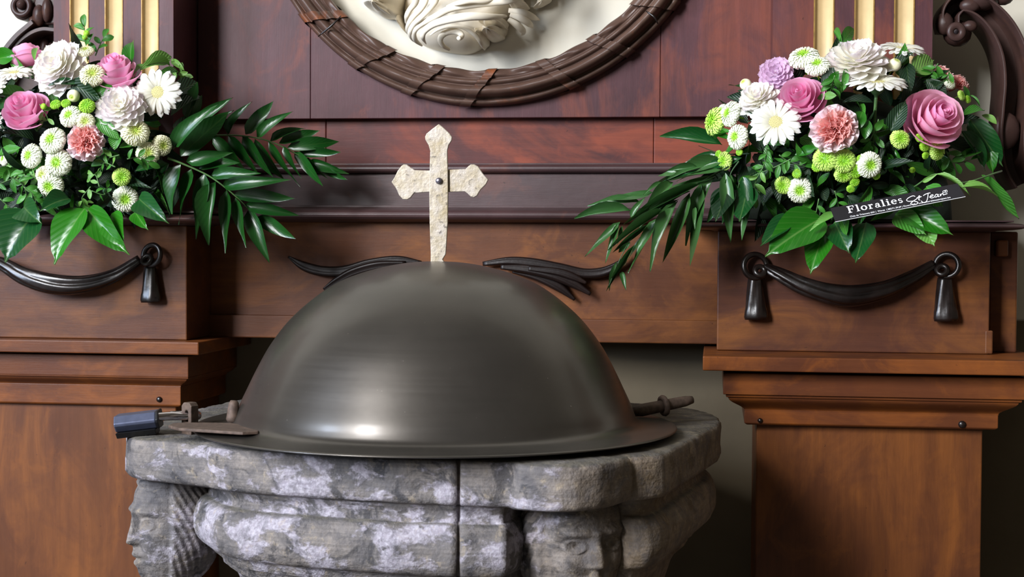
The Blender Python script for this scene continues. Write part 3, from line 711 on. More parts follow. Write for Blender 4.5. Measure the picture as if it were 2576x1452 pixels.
# hasp plate, peg and rear hinge bar
hp = [(424, 1070), (436, 1064), (470, 1063), (520, 1063), (580, 1064), (630, 1070), (652, 1079), (650, 1085), (610, 1087), (560, 1084), (500, 1080), (450, 1077)]
prism('hasp_plate', [fz(a, b, ZT + .020) for a, b in hp], (0, 0, -.004), IRON, LID, .001)
def taper(name, a, b, r0, r1, mat, parent, m=12, n=8, sq=1.0, ref=V((0, -1, 0))):
    path = [a.lerp(b, i / n) for i in range(n + 1)]
    def s(i, t):
        r = r0 + (r1 - r0) * t
        if i in (0, n): r *= .72
        return circ(r, m, r * sq)
    return sweep(name, path, s, mat, parent, ref)
pb = fz(585, 1062, ZT + .018); taper('hasp_peg', pb, V((pb.x + .002, pb.y, fp(588, 1008, pb.y).z)), .0095, .0065, IRON, LID)
ha = fz(1596, 1036, ZT + .02); hb = fz(1742, 1010, ZT + .03)
hb = V((ha.x + .115, ha.y + .045, 0)); hb = fp(1742, 1006, hb.y)
taper('hinge_bar', ha, hb, .0095, .0075, IRON, LID, ref=V((0, 0, 1)))
hm = ha.lerp(hb, .5); ring('hinge_eye', hm, .0115, .0042, IRON, LID, hb - ha, 20, 8)

# ---------------------------------------------------------------- padlock hanging through the staple
STEEL = plain('polished_steel', 'c9c3c8', .18, 1.0, .04)
PBODY = plain('lacquered_zinc', '5a6076', .36, .55, .12, 90, .1)
PBLK = plain('black_plastic', '101012', .45)
ya = SLOT.y - .02
pa, pb_ = fp(292, 1062, ya - .012), fp(396, 1050, ya); ax = (pb_ - pa).normalized()
LOCK = thing('padlock', 'blue-grey padlock with steel shackle lying on the stone rim', 'padlock', pa.lerp(pb_, .5))
def ngon_prism(name, a, b, loop, mat, bw):
    f = (b - a).normalized(); u = V((0, 0, 1)); u = (u - f * u.dot(f)).normalized(); s = f.cross(u)
    return prism(name, [a + s * p + u * q for p, q in loop], b - a, mat, LOCK, bw)
oc = [(a, b * .82 - .001) for a, b in [(.022, .000), (.021, -.004), (.012, -.0145), (-.022, -.0145), (-.024, -.012), (-.024, .008), (-.021, .012), (.014, .012)]]
ngon_prism('lock_body', pa, pb_, oc, PBODY, .0015)
ngon_prism('lock_bumper', pb_, pb_ + ax * .0035, [(a * 1.04, b * 1.08) for a, b in oc], PBLK, .001)
ngon_prism('lock_sole', pa - V((0, 0, .0135)) + ax * .002, pb_ - V((0, 0, .0135)), [(.020, .0), (.012, -.008), (-.019, -.008), (-.022, .0)], PBLK, .001)
sh0 = pb_ + V((.0, -.006, .001)); back = V((.012, .022, 0))
pth = [sh0, sh0.lerp(SLOT, .5) + V((0, -.004, .001)), sh0.lerp(SLOT, .85) + V((0, -.001, 0)), SLOT + V((.004, .002, 0)), SLOT + V((.006, .012, -.001)), sh0.lerp(SLOT, .7) + back, sh0 + back]
sweep('shackle', cr(pth, 40), lambda i, t: circ(.0058, 12), STEEL, LOCK, V((0, 0, 1)))

# ---------------------------------------------------------------- flowers: petals and leaves share mesh data
def translucent(s, col, fac):
    tr = s.n('BsdfTranslucent'); mx = s.n('MixShader'); mx.inputs[0].default_value = fac
    if hasattr(col, 'node'): s.l(col, tr.inputs[0])
    out = s.t.nodes['Material Output']; s.l(s.b.outputs[0], mx.inputs[1]); s.l(tr.outputs[0], mx.inputs[2]); s.l(mx.outputs[0], out.inputs[0])
def petal_mat(name, c0, c1, rough=.5, sss=.25, axis=0, lo=0., hi=1., trans=.0):
    """colour runs along the petal (its own X) from c0 at the root to c1 at the tip"""
    s = Nodes(name); tc = s.n('TexCoord'); sp = s.n('SeparateXYZ'); s.l(tc.outputs['Object'], sp.inputs[0])
    mr = s.n('MapRange'); mr.inputs[1].default_value = lo; mr.inputs[2].default_value = hi; s.l(sp.outputs[axis], mr.inputs[0])
    oi = s.n('ObjectInfo'); v = s.math('ADD', s.math('MULTIPLY', oi.outputs['Random'], .10), .93)
    col = s.mix(mr.outputs[0], lin(c0), lin(c1)); hs = s.n('HueSaturation'); s.l(v, hs.inputs['Value']); s.l(col, hs.inputs['Color'])
    s.set(Base_Color=hs.outputs[0], Roughness=rough, Subsurface_Weight=sss, Subsurface_Radius=(.006, .004, .003), Subsurface_Scale=.6, Specular_IOR_Level=.3)
    translucent(s, hs.outputs[0], .42); return s.m
def leaf_mat(name, c0, c1, rough=.34, vein=.25, ribs=.25, thru=.2):
    s = Nodes(name); tc = s.n('TexCoord'); sp = s.n('SeparateXYZ'); s.l(tc.outputs['Object'], sp.inputs[0])
    ay = s.math('ABSOLUTE', sp.outputs[1]); oi = s.n('ObjectInfo'); nz = s.noise(tc.outputs['Object'], 5, 4)
    col = s.mix(s.math('ADD', s.math('MULTIPLY', oi.outputs['Random'], .6), s.math('MULTIPLY', nz, .4)), lin(c0), lin(c1))
    w = s.math('ADD', s.math('MULTIPLY', sp.outputs[0], 44), s.math('MULTIPLY', ay, -52))
    sv = s.ramp(s.math('SINE', w), [(.90, BW(0)), (1.0, BW(.35))])
    mid = s.ramp(ay, [(.008, BW(1)), (.03, BW(0))])
    col = s.mix(s.math('MULTIPLY', s.math('MAXIMUM', mid, sv), vein), col, lin('8fb060'))
    s.set(Base_Color=col, Roughness=rough, Specular_IOR_Level=.55, Subsurface_Weight=.12, Subsurface_Radius=(.003, .006, .002), Subsurface_Scale=.4)
    s.bump(s.math('SINE', w), ribs, .02); translucent(s, col, thru); return s.m
PW = petal_mat('petal_white', 'eeead2', 'fbf9f4'); PWL = petal_mat('petal_blush', 'f4f1e2', 'f6ecf4'); PLI = petal_mat('petal_lilac', 'e6d3e2', 'e3c0de')
PPK = petal_mat('petal_pink', 'f4a4cb', 'fac6e0', .5, .25, 2, -.9, .5); PPK2 = petal_mat('petal_rose', 'f3a4c4', 'f9c6da', .5, .25, 2, -.9, .5); PPI = petal_mat('petal_inner', 'f096c4', 'f7b2d4', .5, .2, 2, -.6, .5)
PCA = petal_mat('petal_salmon', 'f7a79f', 'fbc8c2', .55, .25, 0, .1, 1.); PCB = petal_mat('petal_palepink', 'fbcfcf', 'fbe9ee', .55, .25, 0, .3, 1.)
DISC = plain('daisy_disc', 'e6dc9a', .8, 0, .25, 900, .8)
CAL = plain('calyx_green', '3f5c33', .5, 0, .2, 40); STEM = plain('stem_green', '4b6f3a', .5, 0, .2, 30); STEMD = plain('stem_dark', '2e4a2a', .5, 0, .25, 30)
def pom_mat(name, c_in, c_mid, c_out, r1=.20, r2=.62):
    s = Nodes(name); tc = s.n('TexCoord'); sp = s.n('SeparateXYZ'); s.l(tc.outputs['Object'], sp.inputs[0])
    r = s.math('SQRT', s.math('ADD', s.math('MULTIPLY', sp.outputs[0], sp.outputs[0]), s.math('MULTIPLY', sp.outputs[1], sp.outputs[1])))
    s.set(Base_Color=s.ramp(r, [(.04, lin(c_in)), (r1, lin(c_mid)), (r2, lin(c_out)), (1, lin(c_out))]), Roughness=.55, Subsurface_Weight=.2, Subsurface_Radius=(.004, .005, .002), Subsurface_Scale=.6)
    return s.m
PM = [pom_mat('mum_white', '6fa80a', '9fd032', 'eff3dc', .26, .60), pom_mat('mum_lime', '5f9a08', '93cc28', 'c3e372', .34, .85), pom_mat('mum_green', '5f9c0a', '86c41e', 'a4d63c', .4, .9), pom_mat('mum_cream', '8aa830', 'bcc860', 'ecebc8', .25, .65)]
LSAL = leaf_mat('leaf_salal', '17560c', '277610', .32, .22, .05); LSAD = leaf_mat('leaf_salal_dark', '0d3c18', '164e1e', .30, .15, .05); LPAL = leaf_mat('leaf_palm', '0d350f', '194f18', .34, .05, .03, .10)
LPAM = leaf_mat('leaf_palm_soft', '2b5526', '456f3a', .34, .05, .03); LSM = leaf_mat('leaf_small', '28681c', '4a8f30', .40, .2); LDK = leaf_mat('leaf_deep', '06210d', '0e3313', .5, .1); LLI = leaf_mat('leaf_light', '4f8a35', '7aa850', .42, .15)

# --- unit leaf blades: x 0..1 along the midrib, y across (half width .5), z up
def leaf_mesh(name, kind, bow, fold, twist=0.0, nx=9, ny=4):
    vs = []; fs = []
    for i in range(nx + 1):
        t = i / nx
        if kind == 'ovate': w = (sin(pi * t ** .72)) ** .75 * (1 - .25 * t) * (1 if t < .9 else .8 - 4 * (t - .9)) + .0
        elif kind == 'lance': w = sin(pi * t ** .62) ** .9
        elif kind == 'ellip': w = sin(pi * t) ** .7
        w = max(w, .012) * .5 if 0 < i < nx else .006
        if kind == 'ovate' and i == nx - 1: w *= .55
        for j in range(-ny, ny + 1):
            s = j / ny; y = w * s; z = bow * 4 * t * (1 - t) * .5 + bow * .4 * t * t * -1 + fold * abs(y) + .02 * sin(9 * t + 2 * s) * abs(s)
            a = twist * t; vs.append((t, y * cos(a) - 0 * sin(a), z + y * sin(a)))
    m = 2 * ny + 1
    for i in range(nx):
        for j in range(2 * ny): fs.append((i * m + j, (i + 1) * m + j, (i + 1) * m + j + 1, i * m + j + 1))
    return vs, fs
LEAFM = {}
def leafdata(kind, mat, var):
    key = (kind, mat.name, var)
    if key not in LEAFM:
        b, f, tw = ((.10, .30, .0), (-.08, .22, .25), (.16, .4, -.3), (.02, .15, .5))[var % 4]
        nx, ny = (12, 3) if kind == 'ovate' else (8, 1)
        LEAFM[key] = mesh('leaf_blade', *leaf_mesh('l', kind, b, f, tw, nx, ny), mat, True)
    return LEAFM[key]
def leaf3(name, p, q, wid, nrm, mat, parent, kind='lance', var=0):
    X_ = (q - p); L = X_.length; X_ = X_ / L
    N = (nrm - X_ * nrm.dot(X_)).normalized(); Y_ = N.cross(X_)
    o = bpy.data.objects.new(name, leafdata(kind, mat, var)); C.objects.link(o); o.parent = parent
    off = rootloc(parent); P = p - off
    o.matrix_basis = M(((X_.x * L, Y_.x * wid, N.x * L, P.x), (X_.y * L, Y_.y * wid, N.y * L, P.y), (X_.z * L, Y_.z * wid, N.z * L, P.z), (0, 0, 0, 1)))
    return o
def leafpx(a, b, wpx, y0, y1, mat, parent, kind='lance', var=None, tilt=(0, 0), name='leaf'):
    p, q = fp(a[0], a[1], y0), fp(b[0], b[1], y1)
    return leaf3(name, p, q, wpx * pxm(y0), V((tilt[0], -1, tilt[1])), mat, parent, kind, random.randrange(4) if var is None else var)

# --- flower frames
def frame(n, spin, loc, s):
    n = V(n).normalized(); x = n.orthogonal().normalized(); y = n.cross(x)
    x, y = x * cos(spin) + y * sin(spin), y * cos(spin) - x * sin(spin)
    return M(((x.x * s, y.x * s, n.x * s, loc.x), (x.y * s, y.y * s, n.y * s, loc.y), (x.z * s, y.z * s, n.z * s, loc.z), (0, 0, 0, 1)))
def put(name, me, parent, mb):
    o = bpy.data.objects.new(name, me); C.objects.link(o); o.parent = parent; o.matrix_basis = mb; return o
def rotm(d, up, loc, sx, sy, sz):
    """local X along d, local Z as near up as possible"""
    d = V(d).normalized(); u = V(up); u = (u - d * u.dot(d)).normalized(); y = u.cross(d)
    return M(((d.x * sx, y.x * sy, u.x * sz, loc[0]), (d.y * sx, y.y * sy, u.y * sz, loc[1]), (d.z * sx, y.z * sy, u.z * sz, loc[2]), (0, 0, 0, 1)))
def grid_mesh(name, f, nx, ny, mat):
    vs = [f(i / nx, 2 * j / ny - 1) for i in range(nx + 1) for j in range(ny + 1)]; m = ny + 1
    return mesh(name, vs, [(i * m + j, (i + 1) * m + j, (i + 1) * m + j + 1, i * m + j + 1) for i in range(nx) for j in range(ny)], mat, True)
def gerb_petal(t, s):
    t = 1 - (1 - t) ** 1.7; w = (.12 + .34 * t ** .7) * sqrt(max(.02, 1 - (max(0, t - .80) / .2) ** 2))
    return (t * (1 - .05 * abs(s)), w * s * .5, .10 * sin(pi * t) - .06 * t * t + .10 * abs(s) * w - .05 * w * cos(pi * 2 * s))
GP = grid_mesh('ray_petal', gerb_petal, 7, 4, PW)
dv, df = lathe_data([(0, .10), (.12, .10), (.24, .085), (.32, .04), (.34, -.01), (.2, -.06)], 18)
DME = mesh('disc', dv, df, DISC, True)
for _ in range(1):
    vs2, fs2 = list(dv), list(df)
    for k in range(90):                       # florets standing on the disc
        r = .32 * sqrt((k + .5) / 90); a = k * 2.39996; c = V((r * cos(a), r * sin(a), .10 - .5 * r * r)); b = len(vs2); h = .05 if r > .15 else .03; q = .013
        vs2 += [c + V((q, 0, 0)), c + V((0, q, 0)), c + V((-q, 0, 0)), c + V((0, -q, 0)), c + V((.3 * c.x, .3 * c.y, h))]
        fs2 += [(b, b + 1, b + 4), (b + 1, b + 2, b + 4), (b + 2, b + 3, b + 4), (b + 3, b, b + 4)]
    DME = mesh('disc', vs2, fs2, DISC, False)
cv_, cf_ = lathe_data([(.26, -.03), (.27, -.10), (.22, -.22), (.12, -.32), (.07, -.36), (.055, -.42)], 14)
CME = mesh('calyx', cv_, cf_, CAL, True)
def gerbera(parent, c, R, n, label=None, stem=0):
    fl = put('gerbera', DME, parent, frame(n, random.random() * 6, c - rootloc(parent), R))
    if label: fl['label'] = label
    for layer, (cnt, el, ln) in enumerate(((17, .02, 1.0), (15, .15, .92))):
        for k in range(cnt):
            a = 2 * pi * (k + .5 * layer + random.uniform(-.12, .12)) / cnt; e = el + random.uniform(-.05, .06)
            d = V((cos(a) * cos(e), sin(a) * cos(e), sin(e)))
            put('petal', GP, fl, rotm(d, (0, 0, 1), (.12 * d.x, .12 * d.y, .0 + .02 * layer), ln * .88 * random.uniform(.94, 1.04), .60 * random.uniform(.9, 1.1), .8))
    put('calyx', CME, fl, M.Identity(4))
    if stem:
        v, f = sweep_data(cr([(0, 0, -.4), (.0, 0, -.9), (0, .1, -stem)], 10), lambda i, t: circ(.055, 8), V((0, 1, 0)))
        put('flower_stem', mesh('flower_stem', v, f, STEM, True), fl, M.Identity(4))
    return fl
def spoon(t, s):
    t = 1 - (1 - t) ** 1.7; w = (.18 + .82 * sin(pi * min(1, t * .66)) ** 1.0) * sqrt(max(.015, 1 - (max(0, t - .70) / .3) ** 2))
    x = t * (1 - .06 * abs(s) * (t > .7)); return (x, w * s * .5, .34 * (s * s) * w * .45 - .10 * sin(pi * t) + .06 * t * t)
DP = {m.name: grid_mesh('ray_petal', spoon, 7, 4, m) for m in (PW, PWL, PLI)}
CORE = {m.name: mesh('core', *lathe_data([(0, .30), (.12, .27), (.22, .18), (.25, .05), (.18, -.1), (0, -.15)], 12), m, True) for m in (PW, PWL, PLI)}
def dahlia(parent, c, R, n, mats, N=84, top=1.75, label=None, flat=1.0):
    fl = put('dahlia', CORE[mats[0].name], parent, frame(n, random.random() * 6, c - rootloc(parent), R))
    if label: fl['label'] = label
    for k in range(N):
        f = ((k + .5) / N) ** .62; ph = .10 + f * top; a = k * 2.39996 + random.uniform(-.08, .08); ph += random.uniform(-.05, .05)
        d = V((sin(ph) * cos(a), sin(ph) * sin(a), cos(ph) * flat)); L = .34 + .56 * f ** .8; wd = .22 + .36 * f
        root = d * (.16 + .04 * f); up = V((-d.x * .2, -d.y * .2, 1)) if ph > .5 else V((-cos(a), -sin(a), .2))
        dd = (d + V((0, 0, .10 if ph > 1.2 else 0))).normalized()
        m = mats[1] if len(mats) > 1 and random.random() < .45 else mats[0]
        put('petal', DP[m.name], fl, rotm(dd, up, root, L * random.uniform(.94, 1.05), wd, wd * .9))
    v, f2 = lathe_data([(.2, -.1), (.26, -.2), (.16, -.34), (.06, -.42), (.05, -.7)], 12)
    put('calyx', CME, fl, M.Translation((0, 0, -.05)))
    return fl
# --- rose petals: shells wrapped round the bud
def rose_shell(rho, zt_, zb_, span, flare, curl, seed):
    def f(t, s):
        a = s * span; top = zt_ - .22 * (zt_ - zb_) * abs(s) ** 2.6 + .035 * sin(3.1 * s + seed) + .02 * sin(7 * s + 2 * seed)
        z = zb_ + (top - zb_) * t
        prof = (sin(min(1, t * 1.15) * pi / 2) ** .65)
        r = rho * (.16 + .84 * prof) * (1 - .10 * max(0, t - .5) * (0 if flare else 1)) + flare * max(0, t - .55) ** 2 * 3.2 * (1 - .25 * s * s) + .05 * rho * s
        if curl: z -= curl * max(0, t - .82) ** 2 * 16
        return (r * cos(a), r * sin(a), z)
    return f
RSH = {}
def rosepetal(layer, v, mat):
    key = (layer, v, mat.name)
    if key not in RSH:
        rho, zt2, zb2, span, fl_, cu = ((.08, .50, -.3, 1.9, 0, 0), (.15, .52, -.35, 1.7, .0, .02), (.24, .52, -.4, 1.55, .02, .02), (.35, .48, -.5, 1.4, .04, .04), (.50, .39, -.65, 1.3, .07, .05), (.67, .23, -.8, 1.2, .12, .08), (.83, -.03, -.95, 1.1, .17, .12), (.90, -.31, -1.0, 1.0, .22, .16))[layer]
        RSH[key] = grid_mesh('rose_petal', rose_shell(rho * (1 + .05 * v), zt2, zb2, span, fl_, cu, v * 1.9 + layer), 9, 10, mat)
    return RSH[key]
RBUD = mesh('bud', *lathe_data([(0, .40), (.05, .42), (.09, .36), (.10, .1), (.3, -.4), (.34, -.8), (.2, -1.0), (0, -1.05)], 16), PPI, True)
SEP = mesh('sepal_cup', *lathe_data([(.30, -.86), (.34, -.95), (.22, -1.12), (.10, -1.25), (.08, -1.6)], 12), STEM, True)
def rose(parent, c, R, n, mat=PPK, openness=8, label=None):
    fl = put('rose', RBUD, parent, frame(n, random.random() * 6, c - rootloc(parent), R))
    if label: fl['label'] = label
    a0 = random.random() * 6
    for L, cnt in enumerate((2, 2, 3, 3, 3, 3, 3, 3)[:openness]):
        for k in range(cnt):
            a = a0 + L * 1.1 + 2 * pi * (k + random.uniform(-.1, .1)) / cnt; t = radians(random.uniform(-5, 5))
            put('petal', rosepetal(L, k % 3, PPI if L < 4 else mat), fl, M.Rotation(a, 4, 'Z') @ M.Rotation(t, 4, 'Y') @ M.Translation((0, 0, random.uniform(-.02, .02))))
    put('sepal_cup', SEP, fl, M.Identity(4)); return fl
# --- carnation: fans of ruffled petals
def fan(ruf, seed, span, teeth=.05):
    def f(t, s):
        a = s * span; r = t * (1 - .06 * s * s) + (teeth * (abs((s * 9 + seed) % 1 - .5) - .25) if t > .99 else 0)
        z = ruf * t ** 2 * (sin(6.5 * s + seed * 3) + .6 * sin(13 * s + seed * 5)) + .05 * t
        return (r * cos(a), r * sin(a), z)
    return f
FAN = {(m.name, v): grid_mesh('frilled_petal', fan(.20, v * 1.3 + .4, .66), 5, 18, m) for m in (PCA, PCB) for v in range(4)}
CCORE = mesh('carnation_core', *lathe_data([(0, .25), (.2, .2), (.28, 0), (.2, -.3), (.15, -.9), (.1, -1.1)], 12), PCA, True)
def carnation(parent, c, R, n, outer=PCB, label=None, inner=PCA):
    fl = put('carnation', CCORE, parent, frame(n, random.random() * 6, c - rootloc(parent), R))
    if label: fl['label'] = label
    for m, cnt, ph, L in ((outer, 7, 1.52, 1.0), (outer, 7, 1.25, .94), (inner, 8, .95, .84), (inner, 7, .62, .74), (inner, 6, .34, .66), (inner, 4, .12, .58)):
        a0 = random.random() * 6
        for k in range(cnt):
            a = a0 + 2 * pi * k / cnt + random.uniform(-.15, .15); p = ph + random.uniform(-.1, .1)
            d = V((sin(p) * cos(a), sin(p) * sin(a), cos(p)))
            up = V((-cos(a), -sin(a), 1.2)); put('petal', FAN[(m.name, random.randrange(4))], fl, rotm(d, up, d * .06, L * random.uniform(.92, 1.05), L * .95, L))
    return fl
# --- pompon mums: narrow florets, far too small to part one by one
def pom_mesh(N, seed, flat, hole):
    rnd = random.Random(seed); vs = []; fs = []
    for k in range(N):
        f = sqrt((k + .5) / N); ph = .06 + f * 1.85; a = k * 2.39996 + rnd.uniform(-.05, .05)
        R1 = (1 - hole * exp(-(f / .22) ** 2)) * rnd.uniform(.95, 1.04) * (1 if ph < 1.5 else 1 - .1 * (ph - 1.5)); ln = .16 + .34 * f
        d = V((sin(ph) * cos(a), sin(ph) * sin(a), cos(ph) * flat)); t = V((cos(ph) * cos(a), cos(ph) * sin(a), -sin(ph) * flat)).normalized(); s = V((-sin(a), cos(a), 0))
        w = .045 + .05 * f; p1 = d * R1; p0 = d * (R1 - .25) - t * ln * .5; m = p1 + t * 0 + d * .0
        tip = p1 * .99 + t * ln * .45; b = len(vs)
        nn = d.normalized()
        vs += [p0 - s * w * .6, p0 + s * w * .6, m - s * w + nn * .02, m + s * w + nn * .02, tip - s * w * .7 + nn * .03, tip + s * w * .7 + nn * .03, m - nn * .035, tip - nn * .02]
        fs += [(b, b + 6, b + 2), (b, b + 1, b + 6), (b + 1, b + 3, b + 6), (b + 2, b + 6, b + 7, b + 4), (b + 6, b + 3, b + 5, b + 7)]
    b = len(vs); cv2, cf2 = lathe_data([(0, .62 * flat), (.4, .55 * flat), (.66, .2 * flat), (.62, -.3), (.3, -.5), (.08, -.55), (.06, -1.3)], 14); vs += cv2; fs += [tuple(i + b for i in q) for q in cf2]
    return vs, fs
POM = {}
def pom(parent, c, R, n, kind=0, flat=.62):
    key = (kind, random.randrange(3))
    if key not in POM: POM[key] = mesh('mum_head', *pom_mesh((190, 150, 110, 190)[kind], key[1] * 7 + kind, .62 if kind != 2 else .75, .35), PM[kind], False)
    o = put('chrysanthemum', POM[key], parent, frame(n, random.random() * 6, c - rootloc(parent), R)); return o
bv, bf = lathe_data([(0, .9), (.18, .86), (.3, .8), (.34, .86), (.62, .72), (.88, .35), (.95, 0), (.8, -.45), (.4, -.8), (.1, -.95), (.09, -1.9)], 16)
BUDM = {m.name: mesh('flower_bud', [V(v) * (1 + .05 * sin(8 * atan2(v[1], v[0]))) if v[2] > -.8 else V(v) for v in bv], bf, m, True) for m in (PM[2], PM[3], PM[0])}
def bud(parent, c, R, n, m): return put('flower_bud', BUDM[m.name], parent, frame(n, random.random() * 6, c - rootloc(parent), R))
def frond(parent, rach, y0, y1, leaves, mat, name='palm_frond', wr=3.2):
    """leaves: (ax, ay, tx, ty, width px [, mat])"""
    n = 40; m = len(rach); path = cr([fp(a, b, y0 + (y1 - y0) * i / (m - 1)) for i, (a, b) in enumerate(rach)], n)
    fr = sweep(name, path, lambda i, t: circ(wr * (1 - .7 * t) * pxm(y0), 6), STEM if mat is LPAL else STEMD, parent, V((0, -1, 0)))
    for L in leaves:
        ax, ay, tx, ty, w = L[:5]; a = fp(ax, ay, y0); best = min(path, key=lambda q: (q.x - a.x) ** 2 + (q.z - a.z) ** 2); ya = best.y + random.uniform(-.006, .004)
        leafpx((ax, ay), (tx, ty), w * (1.25 if mat is LPAL else 1.05), ya, ya + random.uniform(-.025, .02), L[5] if len(L) > 5 else mat, fr, 'lance', None, (random.uniform(-.4, .1), random.uniform(-.1, .5)), 'leaflet')
    return fr
def sprig(parent, pts, y, sizes, mat, wst=2.0, n=7, kind='ellip', aspect=.45):
    path = cr([fp(a, b, y + .01 * i) for i, (a, b) in enumerate(pts)], 14)
    st = sweep('sprig', path, lambda i, t: circ(wst * (1 - .5 * t) * pxm(y), 5), STEM, parent, V((0, -1, 0)))
    for k in range(n):
        t = (k + .8) / n; i = min(13, int(t * 13)); p = path[i]; T = (path[min(i + 1, 13)] - path[max(0, i - 1)]).normalized(); B = T.cross(V((0, -1, 0))) * (1 if k % 2 else -1)
        d = (T * .6 + B * .8 + V((0, random.uniform(-.4, .3), 0))).normalized() if k < n - 1 else T; L = sizes * pxm(y) * random.uniform(.8, 1.15)
        leaf3('leaf', p, p + d * L, L * aspect, V((random.uniform(-.6, .6), -1, random.uniform(-.2, .9))), mat, st, kind, random.randrange(4))
    return st

def bouquet(label, cx, cy, rx, ry, ybase, depth, zshelf):
    B = thing('flower_arrangement', label, 'flowers', V((fp(cx, cy, ybase).x, ybase, zshelf)), 'altar flower arrangements')
    def at(px, py, k=1.0):
        d = min(1, ((px - cx) / rx) ** 2 + ((py - cy) / ry) ** 2); return ybase - depth * k * sqrt(1 - .92 * d)
    def nf(px, py, extra=(0, 0)):
        return V(((px - cx) / rx * .9 + extra[0], -1.05, -(py - cy) / ry * .75 + .25 + extra[1]))
    return B, at, nf
def filler(B, at, cx, cy, rx, ry, N, mat, back=.05, big=54, seed=1):
    lim = -.128 if cx < 1288 else -.112
    rnd = random.Random(seed)
    for k in range(N):
        r = sqrt(rnd.random()) * .84; a = rnd.random() * 2 * pi; px, py = cx + rx * r * cos(a), cy + ry * r * sin(a)
        b = rnd.random() * 2 * pi; L = big * rnd.uniform(.7, 1.3); y = min(lim, at(px, py) + back + rnd.uniform(-.015, .04))
        leafpx((px, py), (px + L * cos(b) + 14 * cos(a), py + L * sin(b) + 14 * sin(a)), L * rnd.uniform(.32, .5), y, min(lim + .004, y - rnd.uniform(-.02, .04)), mat if rnd.random() < .75 else LSM, B, rnd.choice(('ellip', 'lance')), rnd.randrange(4), (rnd.uniform(-.8, .8), rnd.uniform(-.5, .9)))
def foam(B, cx, cy, w, h, y0, y1, up):
    a = fp(cx - w, cy + h, y0); b = fp(cx + w, cy - up, y0); vs = []; fs = []
    for i in range(9):
        th = pi / 2 * i / 8
        for j in range(24):
            ph = 2 * pi * j / 24; vs.append(V(((a.x + b.x) / 2 + (b.x - a.x) / 2 * cos(th) * cos(ph), (y0 + y1) / 2 + (y1 - y0) / 2 * cos(th) * sin(ph), a.z + (b.z - a.z) * sin(th))))
    for i in range(8):
        for j in range(24): fs.append((i * 24 + j, i * 24 + (j + 1) % 24, (i + 1) * 24 + (j + 1) % 24, (i + 1) * 24 + j))
    fs.append(tuple(range(23, -1, -1)))
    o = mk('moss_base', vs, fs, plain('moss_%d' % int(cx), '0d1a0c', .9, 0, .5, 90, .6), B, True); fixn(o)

# ================= left arrangement
zsh = Z(529, YLB - .03, 130)
B, at, nf = bouquet('arrangement of pink roses, white dahlias and pompons spilling over the left pedestal', 190, 330, 300, 285, -.14, .17, zsh)
foam(B, 170, 470, 240, 60, -.195, -.12, 270)
filler(B, at, 190, 330, 275, 235, 200, LDK, .05, 66, 3); filler(B, at, 200, 470, 230, 80, 70, LDK, .035, 56, 12)
dahlia(B, fp(152, 170, at(152, 170) + .01), 80 * pxm(-.25), (-.25, -1, .45), (PW, PWL), 66, 1.75, 'large blush white dahlia')
dahlia(B, fp(305, 272, at(305, 272) + .005), 70 * pxm(-.3), (.1, -1, .55), (PW, PWL), 62, 1.75, 'white dahlia')
gerbera(B, fp(397, 233, at(397, 233) - .01), 66 * pxm(-.25), (.12, -1, .12), 'white gerbera facing the nave')
gerbera(B, fp(36, 186, at(36, 186) - .01), 52 * pxm(-.2), (.0, -.42, .9), 'tilted white gerbera')
gerbera(B, fp(-8, 226, at(10, 226)), 46 * pxm(-.2), (-.5, -.6, .5)); gerbera(B, fp(-22, 308, at(0, 308)), 40 * pxm(-.2), (-.3, -1, .1))
rose(B, fp(68, 132, at(68, 132) + .03), 46 * pxm(-.2), (-.3, .15, 1), PPK, 8)
rose(B, fp(288, 168, at(288, 168)), 58 * pxm(-.25), (-.05, -.52, .9), PPK, 8, 'pink rose turned upwards')
rose(B, fp(56, 266, at(58, 262) - .005), 60 * pxm(-.28), (-.1, -.95, .75), PPK, 8, 'half open pink rose')
carnation(B, fp(217, 357, at(217, 357)), 50 * pxm(-.3), (.1, -1, .15), PCB, 'salmon carnation')
for px, py, r, k, ex in ((177, 293, 32, 0, (-.1, .1)), (219, 267, 23, 2, (.1, .2)), (133, 354, 39, 0, (0, .2)), (79, 393, 35, 0, (-.1, .1)), (147, 409, 39, 0, (.1, -.1)), (128, 466, 39, 0, (.1, -.3)), (110, 440, 26, 3, (0, 0)),
                         (340, 333, 40, 3, (.1, .2)), (372, 386, 33, 3, (0, 0)), (407, 366, 30, 3, (.4, -.3)), (306, 445, 26, 1, (.1, 0)), (315, 501, 37, 0, (0, .1)), (233, 190, 36, 3, (.2, 0)), (216, 130, 24, 3, (0, 1.)),
                         (140, 263, 16, 2, (0, .5)), (166, 260, 14, 2, (.2, .4)), (215, 306, 26, 3, (.2, -.2)), (12, 400, 20, 0, (-.3, .2))):
    pom(B, fp(px, py, at(px, py) - .004), r * .92 * pxm(-.28), nf(px, py, ex), k)
bud(B, fp(185, 241, at(185, 241)), 18 * pxm(-.28), (.05, -1, -.35), PM[3]); bud(B, fp(110, 268, at(110, 268)), 9 * pxm(-.28), (-.6, -.5, .2), PM[2]); bud(B, fp(218, 84, -.2), 9 * pxm(-.2), (0, -.6, .5), PM[2]); bud(B, fp(214, 94, -.21), 8 * pxm(-.2), (-.2, -.7, .2), PM[2])
for L in (((214, 524), (133, 663), 104, 0), ((92, 536), (8, 656), 150, 1), ((222, 528), (322, 640), 84, 0), ((280, 540), (308, 622), 84, 3), ((340, 532), (370, 577), 44, 0), ((60, 520), (100, 560), 80, 1), ((350, 500), (420, 560), 70, 1), ((176, 500), (100, 528), 60, 1)):
    leafpx(L[0], L[1], L[2], -.30, -.335, (LSAL, LSAD)[L[3] == 1], B, 'ovate', (0, 2, 0, 0)[L[3]], (-.2, .3))
